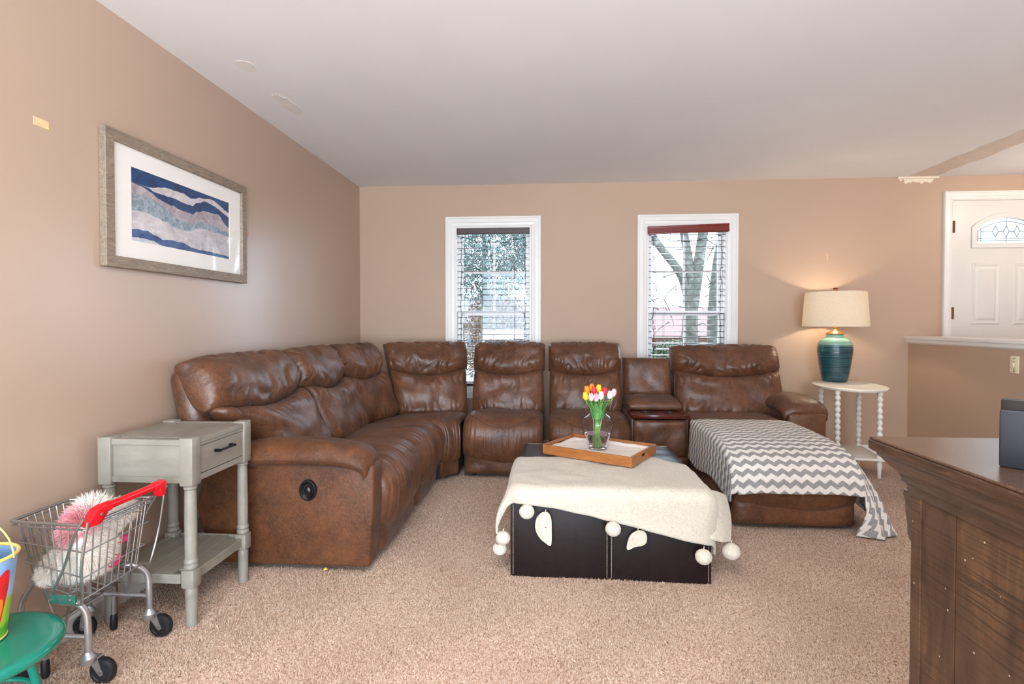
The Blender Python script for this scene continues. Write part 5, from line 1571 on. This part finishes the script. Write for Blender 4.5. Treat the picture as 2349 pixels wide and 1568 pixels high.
# string lights hung on the blinds
wire_m = plain('green_wire', srgb(24, 40, 36), .5); mb_m = plain('mini_bulb', srgb(36, 60, 70), .2)
def string_light(W, label, seed):
    x0, x1, z0, z1 = W; q = random.Random(seed)
    yy = WY - .006
    t = thing('string_lights', ((x0 + x1) / 2, yy, z0), 0, label, 'string lights', 'fairy lights hung in the two windows')
    hw_ = (x1 - x0) / 2; H_ = z1 - z0
    path = []
    for i in range(26): path.append((-hw_ + .055 + q.uniform(-.006, .006), q.uniform(-.004, .004), .10 + (H_ - .20) * i / 25))
    for i in range(1, 14): 
        s = i / 14; path.append((-hw_ + .055 + s * (2 * hw_ - .11), q.uniform(-.004, .004), H_ - .10 - .045 * math.sin(PI * s) + q.uniform(-.01, .01)))
    for i in range(26): path.append((hw_ - .055 + q.uniform(-.006, .006), q.uniform(-.004, .004), H_ - .10 - (H_ - .20) * i / 25))
    P = catmull(path, 3)
    m = MB(); m.tube(P, .0019, 6); m.tube([p + Vector((.004 * math.sin(i * .9), .002, .003 * math.cos(i * .7))) for i, p in enumerate(P)], .0014, 5)
    m.build('wire', wire_m, t)
    m = MB()
    for i in range(2, len(P) - 2, 6):
        d = Vector((q.choice((-1, 1)) * q.uniform(.5, 1), q.uniform(-.3, .1), q.uniform(-.5, .5))).normalized()
        m.tube([P[i], P[i] + d * .009, P[i] + d * .02, P[i] + d * .026], [.003, .0035, .0025, .0006], 6)
    m.build('mini_bulbs', mb_m, t)['kind'] = 'stuff'
string_light(W1, 'dark green fairy light string framing blind of left window', 1)
string_light(W2, 'dark green fairy light string framing blind of right window', 2)

# scrap on the carpet
tag(MB().add([(0, 0, 0), (.018, .004, .004), (.022, .016, .001), (.006, .012, .008), (-.006, .02, .003), (.01, .006, .013)], [(0, 1, 5), (1, 2, 5), (2, 3, 5), (3, 0, 5), (3, 4, 0), (0, 3, 2, 1)]).build('paper_scrap', plain('yellow_foil', srgb(236, 180, 20), .4), None, False),
    'tiny yellow scrap lying on the carpet in front of sofa', 'scrap').location = (-1.06, 2.42, .011)
# ------------------------------------------------------------------ outside, seen through the blinds
GZ = -.35
lawn = NT('winter_lawn'); lawn.base(lawn.ramp(lawn.noise(1.2, 5, .7), [(.35, srgb(74, 70, 44)), (.65, srgb(98, 88, 58))])); lawn.set(Roughness=.95)
structure('lawn', MB().box(-25, 30, WY + .3, 60, GZ - .1, GZ), lawn.m)
road = plain('pale_road', srgb(98, 97, 96), .9)
structure('street', MB().box(-25, 30, 13.0, 17.5, GZ, GZ + .02), road)
bark = NT('mossy_bark'); bark.base(bark.ramp(bark.noise(9, 5, .7), [(.3, srgb(46, 47, 40)), (.55, srgb(74, 74, 66)), (.75, srgb(122, 120, 114))])); bark.set(Roughness=.95); bark.bump(bark.noise(18, 5, .7), .6, .03)
twig = plain('grey_twig', srgb(66, 62, 56), .9)
def branch(m, pts, r0, r1, n=10):
    P = catmull(pts, 6); k_ = len(P)
    m.tube(P, [r0 + (r1 - r0) * i / (k_ - 1) for i in range(k_)], n)
t = thing('bare_tree', (2.46, 9.6, GZ), 0, 'bare mossy tree with forking trunk outside right window', 'tree')
m = MB()
branch(m, [(.05, 0, -.05), (.02, 0, .5), (-.02, 0, 1.3), (.0, 0, 1.9)], .175, .115); m.build('trunk', bark.m, t)
for pts, a, b in (([(-.02, 0, 1.6), (-.15, 0, 2.3), (-.55, .1, 2.9), (-.85, .1, 3.4), (-1.1, .1, 4.2)], .085, .05), ([(.02, 0, 1.7), (-.02, 0, 2.4), (-.12, .1, 3.2), (-.25, .1, 4.2)], .09, .06),
                  ([(.03, 0, 1.8), (.12, 0, 2.5), (.22, 0, 3.3), (.30, -.1, 4.4)], .10, .075), ([(-.5, .1, 2.85), (-.8, 0, 2.95), (-1.3, 0, 2.9)], .045, .02), ([(-.7, .1, 3.1), (-1.1, 0, 3.6), (-1.2, 0, 4.2)], .04, .02)):
    m = MB(); branch(m, pts, a, b); m.build('branch', bark.m, t)
q = random.Random(5); m = MB()
for i in range(70):
    s0 = Vector((q.uniform(-1.2, .5), q.uniform(-.2, .2), q.uniform(1.4, 3.8))); d = Vector((q.uniform(-.5, .5), q.uniform(-.2, .2), q.uniform(-.5, .4)))
    m.tube([s0, s0 + d * .5 + Vector((0, 0, .05)), s0 + d], [.012, .008, .003], 5)
m.build('twigs', twig, t)['kind'] = 'stuff'
t = thing('bare_tree', (3.30, 11.0, GZ), 0, 'slimmer second bare tree behind forking tree outside right window', 'tree')
m = MB(); branch(m, [(0, 0, -.05), (-.05, 0, 1.2), (.0, 0, 2.4), (.15, 0, 3.4)], .13, .09); m.build('trunk', bark.m, t)
m = MB(); branch(m, [(.0, 0, 2.3), (.3, 0, 3.2), (.4, 0, 4.2)], .07, .045); branch(m, [(0.1, 0, 3.2), (-.1, 0, 3.9), (-.2, 0, 4.6)], .06, .035); m.build('branch', bark.m, t)
def leafy(name, loc, rx, ry, rz, n, size, mat, trunkm, label, cat, seed, droop=0., group=None, cz=None):
    t = thing(name, loc, 0, label, cat, group); q = random.Random(seed); vs = []; fs = []
    cz = rz if cz is None else cz
    for i in range(n):
        d = Vector((q.gauss(0, 1), q.gauss(0, 1), q.gauss(0, 1))).normalized() * q.uniform(.55, 1) 
        p = Vector((d.x * rx, d.y * ry, cz + d.z * rz))
        if p.z < .02: p.z = q.uniform(.02, .2)
        dr = Vector((q.gauss(0, 1), q.gauss(0, 1), q.gauss(0, .6) - droop)).normalized(); s_ = dr.cross(Vector((q.gauss(0, 1), q.gauss(0, 1), q.gauss(0, 1)))).normalized()
        L_ = size * q.uniform(.6, 1.4); w_ = L_ * (.45 if droop == 0 else .06); b = len(vs)
        vs += [p, p + dr * L_ * .5 + s_ * w_, p + dr * L_, p + dr * L_ * .5 - s_ * w_]; fs.append((b, b + 1, b + 2, b + 3))
    o = link('foliage', pymesh('foliage', vs, fs), mat, t); o['kind'] = 'stuff'
    m = MB(); branch(m, [(0, 0, -.02), (.02, 0, cz * .6), (0, 0, cz + rz * .6)], rx * .06 + .02, .01, 8); m.build('trunk', trunkm, t)
    return t
conm = plain('blue_green_needles', srgb(62, 82, 78), .8, var=.3, vscale=4)
lg = plain('dull_green_leaves', srgb(70, 78, 54), .8, var=.3, vscale=8); br = plain('dry_brown_leaves', srgb(108, 88, 74), .9, var=.25, vscale=8)
leafy('conifer', (-1.25, 10.0, GZ), 1.35, .9, 1.25, 17000, .15, conm, bark.m, 'drooping blue green conifer outside left window', 'tree', 1, 1.1, None, 3.2)
leafy('conifer', (.4, 12.5, GZ), 1.2, .9, 1.6, 11000, .16, conm, bark.m, 'more distant conifer at right side of left window view', 'tree', 2, 1.1, None, 3.6)
for i, (x, y, r_, h_, mt, lb) in enumerate(((-2.75, 11.2, .72, 1.1, br, 'dry brown hedge bush at left of left window view'), (-1.15, 11.4, .78, 1.15, br, 'dry brown hedge bush in centre of left window view'), (.45, 11.3, .74, 1.0, lg, 'low green hedge bush at right of left window view'),
                                        (1.95, 11.6, .42, .42, lg, 'round green shrub left of forking tree outside right window'), (3.1, 13.6, .8, .55, lg, 'wide green shrub behind forking tree outside right window'), (3.35, 9.4, .42, .5, lg, 'green shrub right of forking tree outside right window'))):
    leafy('shrub', (x, y, GZ), r_, r_ * .7, h_, 8000, .05, mt, bark.m, lb, 'shrub', 20 + i, 0, 'shrubs in the front yard')
# neighbouring house across the street
hs = thing('neighbour_house', (6.0, 28, GZ - 1.6), 0, 'low brick neighbour house with pinkish roof across the street', 'house')
MB().box(-4.5, 4.5, 0, 6, 0, 2.5).build('wall', plain('pale_brick', srgb(98, 70, 62), .9), hs, False)
MB().prism([(-.5, 2.45), (3.0, 4.0), (6.5, 2.45)], 'x', -4.9, 4.9).build('roof', plain('pink_shingle', srgb(96, 72, 68), .9), hs, False)
for x in (-3, -.2, 2.6):
    w_ = MB().box(x, x + 1.1, -.04, .02, .9, 2.1).build('window', MAT['vinyl'], hs, False)
    MB().box(x + .08, x + 1.02, -.05, -.041, .98, 2.02).build('pane', plain('dark_pane', srgb(90, 100, 112), .2), w_, False)
hs = thing('neighbour_house', (-5.0, 30, GZ - 1.2), 0, 'pale neighbour house far behind the conifers of left window', 'house')
MB().box(-5, 5, 0, 6, 0, 2.6).build('wall', plain('pale_siding', srgb(100, 96, 92), .9), hs, False)
MB().prism([(-.5, 2.55), (3.0, 4.3), (6.5, 2.55)], 'x', -5.4, 5.4).build('roof', plain('grey_shingle', srgb(78, 75, 75), .9), hs, False)
for x in (-3, .2, 2.6):
    w_ = MB().box(x, x + 1.1, -.04, .02, .9, 2.1).build('window', MAT['vinyl'], hs, False)
    MB().box(x + .08, x + 1.02, -.05, -.041, .98, 2.02).build('pane', plain('dark_pane', srgb(90, 100, 112), .2), w_, False)

# ------------------------------------------------------------------ carpet pile (uncountable tufts)
def pile():
    rg = np.random.default_rng(4)
    step = .0068
    xs = np.arange(WX + .018, 3.05, step); ys = np.arange(.95, 4.45, step)
    X, Yg = np.meshgrid(xs, ys); X = X.ravel(); Yg = Yg.ravel()
    # keep what the camera region can see, and drop what stands under furniture
    ang = X / np.maximum(Yg, .1)
    keep = (ang > -1.35) & (ang < 1.15)
    for (a, b, c, d) in ((OX0 + .02, OX1 - .02, OY0 + .03, OY1 - .02), (-1.7, -.86, 2.46, 4.45), (-.9, 1.0, 4.04, 4.45), (1.06, 1.66, 3.14, 4.45), (KX0 + .02, 3.05, .9, KY1 - .02)):
        keep &= ~((X > a) & (X < b) & (Yg > c) & (Yg < d))
    X = X[keep]; Yg = Yg[keep]; n = len(X)
    X = X + rg.uniform(-.5, .5, n) * step; Yg = Yg + rg.uniform(-.5, .5, n) * step
    h = rg.uniform(.006, .0125, n) * (1 + .25 * np.sin(X * 9 + 2 * np.sin(Yg * 5))); r_ = rg.uniform(.0026, .0042, n); th = rg.uniform(0, 2 * PI, n)
    lx = rg.normal(0, .003, n); ly = rg.normal(0, .003, n)
    co = np.zeros((n, 4, 3), np.float32)
    for k_ in range(3):
        co[:, k_, 0] = X + r_ * np.cos(th + k_ * 2.0944); co[:, k_, 1] = Yg + r_ * np.sin(th + k_ * 2.0944); co[:, k_, 2] = -.001
    co[:, 3, 0] = X + lx; co[:, 3, 1] = Yg + ly; co[:, 3, 2] = h
    base = (np.arange(n) * 4)[:, None, None]
    tri = np.array([[0, 1, 3], [1, 2, 3], [2, 0, 3]])[None] + base
    tri = tri.reshape(-1).astype(np.int32); nf = 3 * n
    me = bpy.data.meshes.new('carpet_pile')
    me.vertices.add(4 * n); me.vertices.foreach_set('co', co.reshape(-1))
    me.loops.add(3 * nf); me.loops.foreach_set('vertex_index', tri)
    me.polygons.add(nf); me.polygons.foreach_set('loop_start', np.arange(0, 3 * nf, 3, dtype=np.int32))
    me.update(calc_edges=True); me.validate()
    me.materials.append(MAT['pile'])
    o = bpy.data.objects.new('carpet_pile', me); COL.objects.link(o); o.parent = floor
    o['kind'] = 'stuff'
    return n
NP = pile()
bpy.context.view_layer.update()
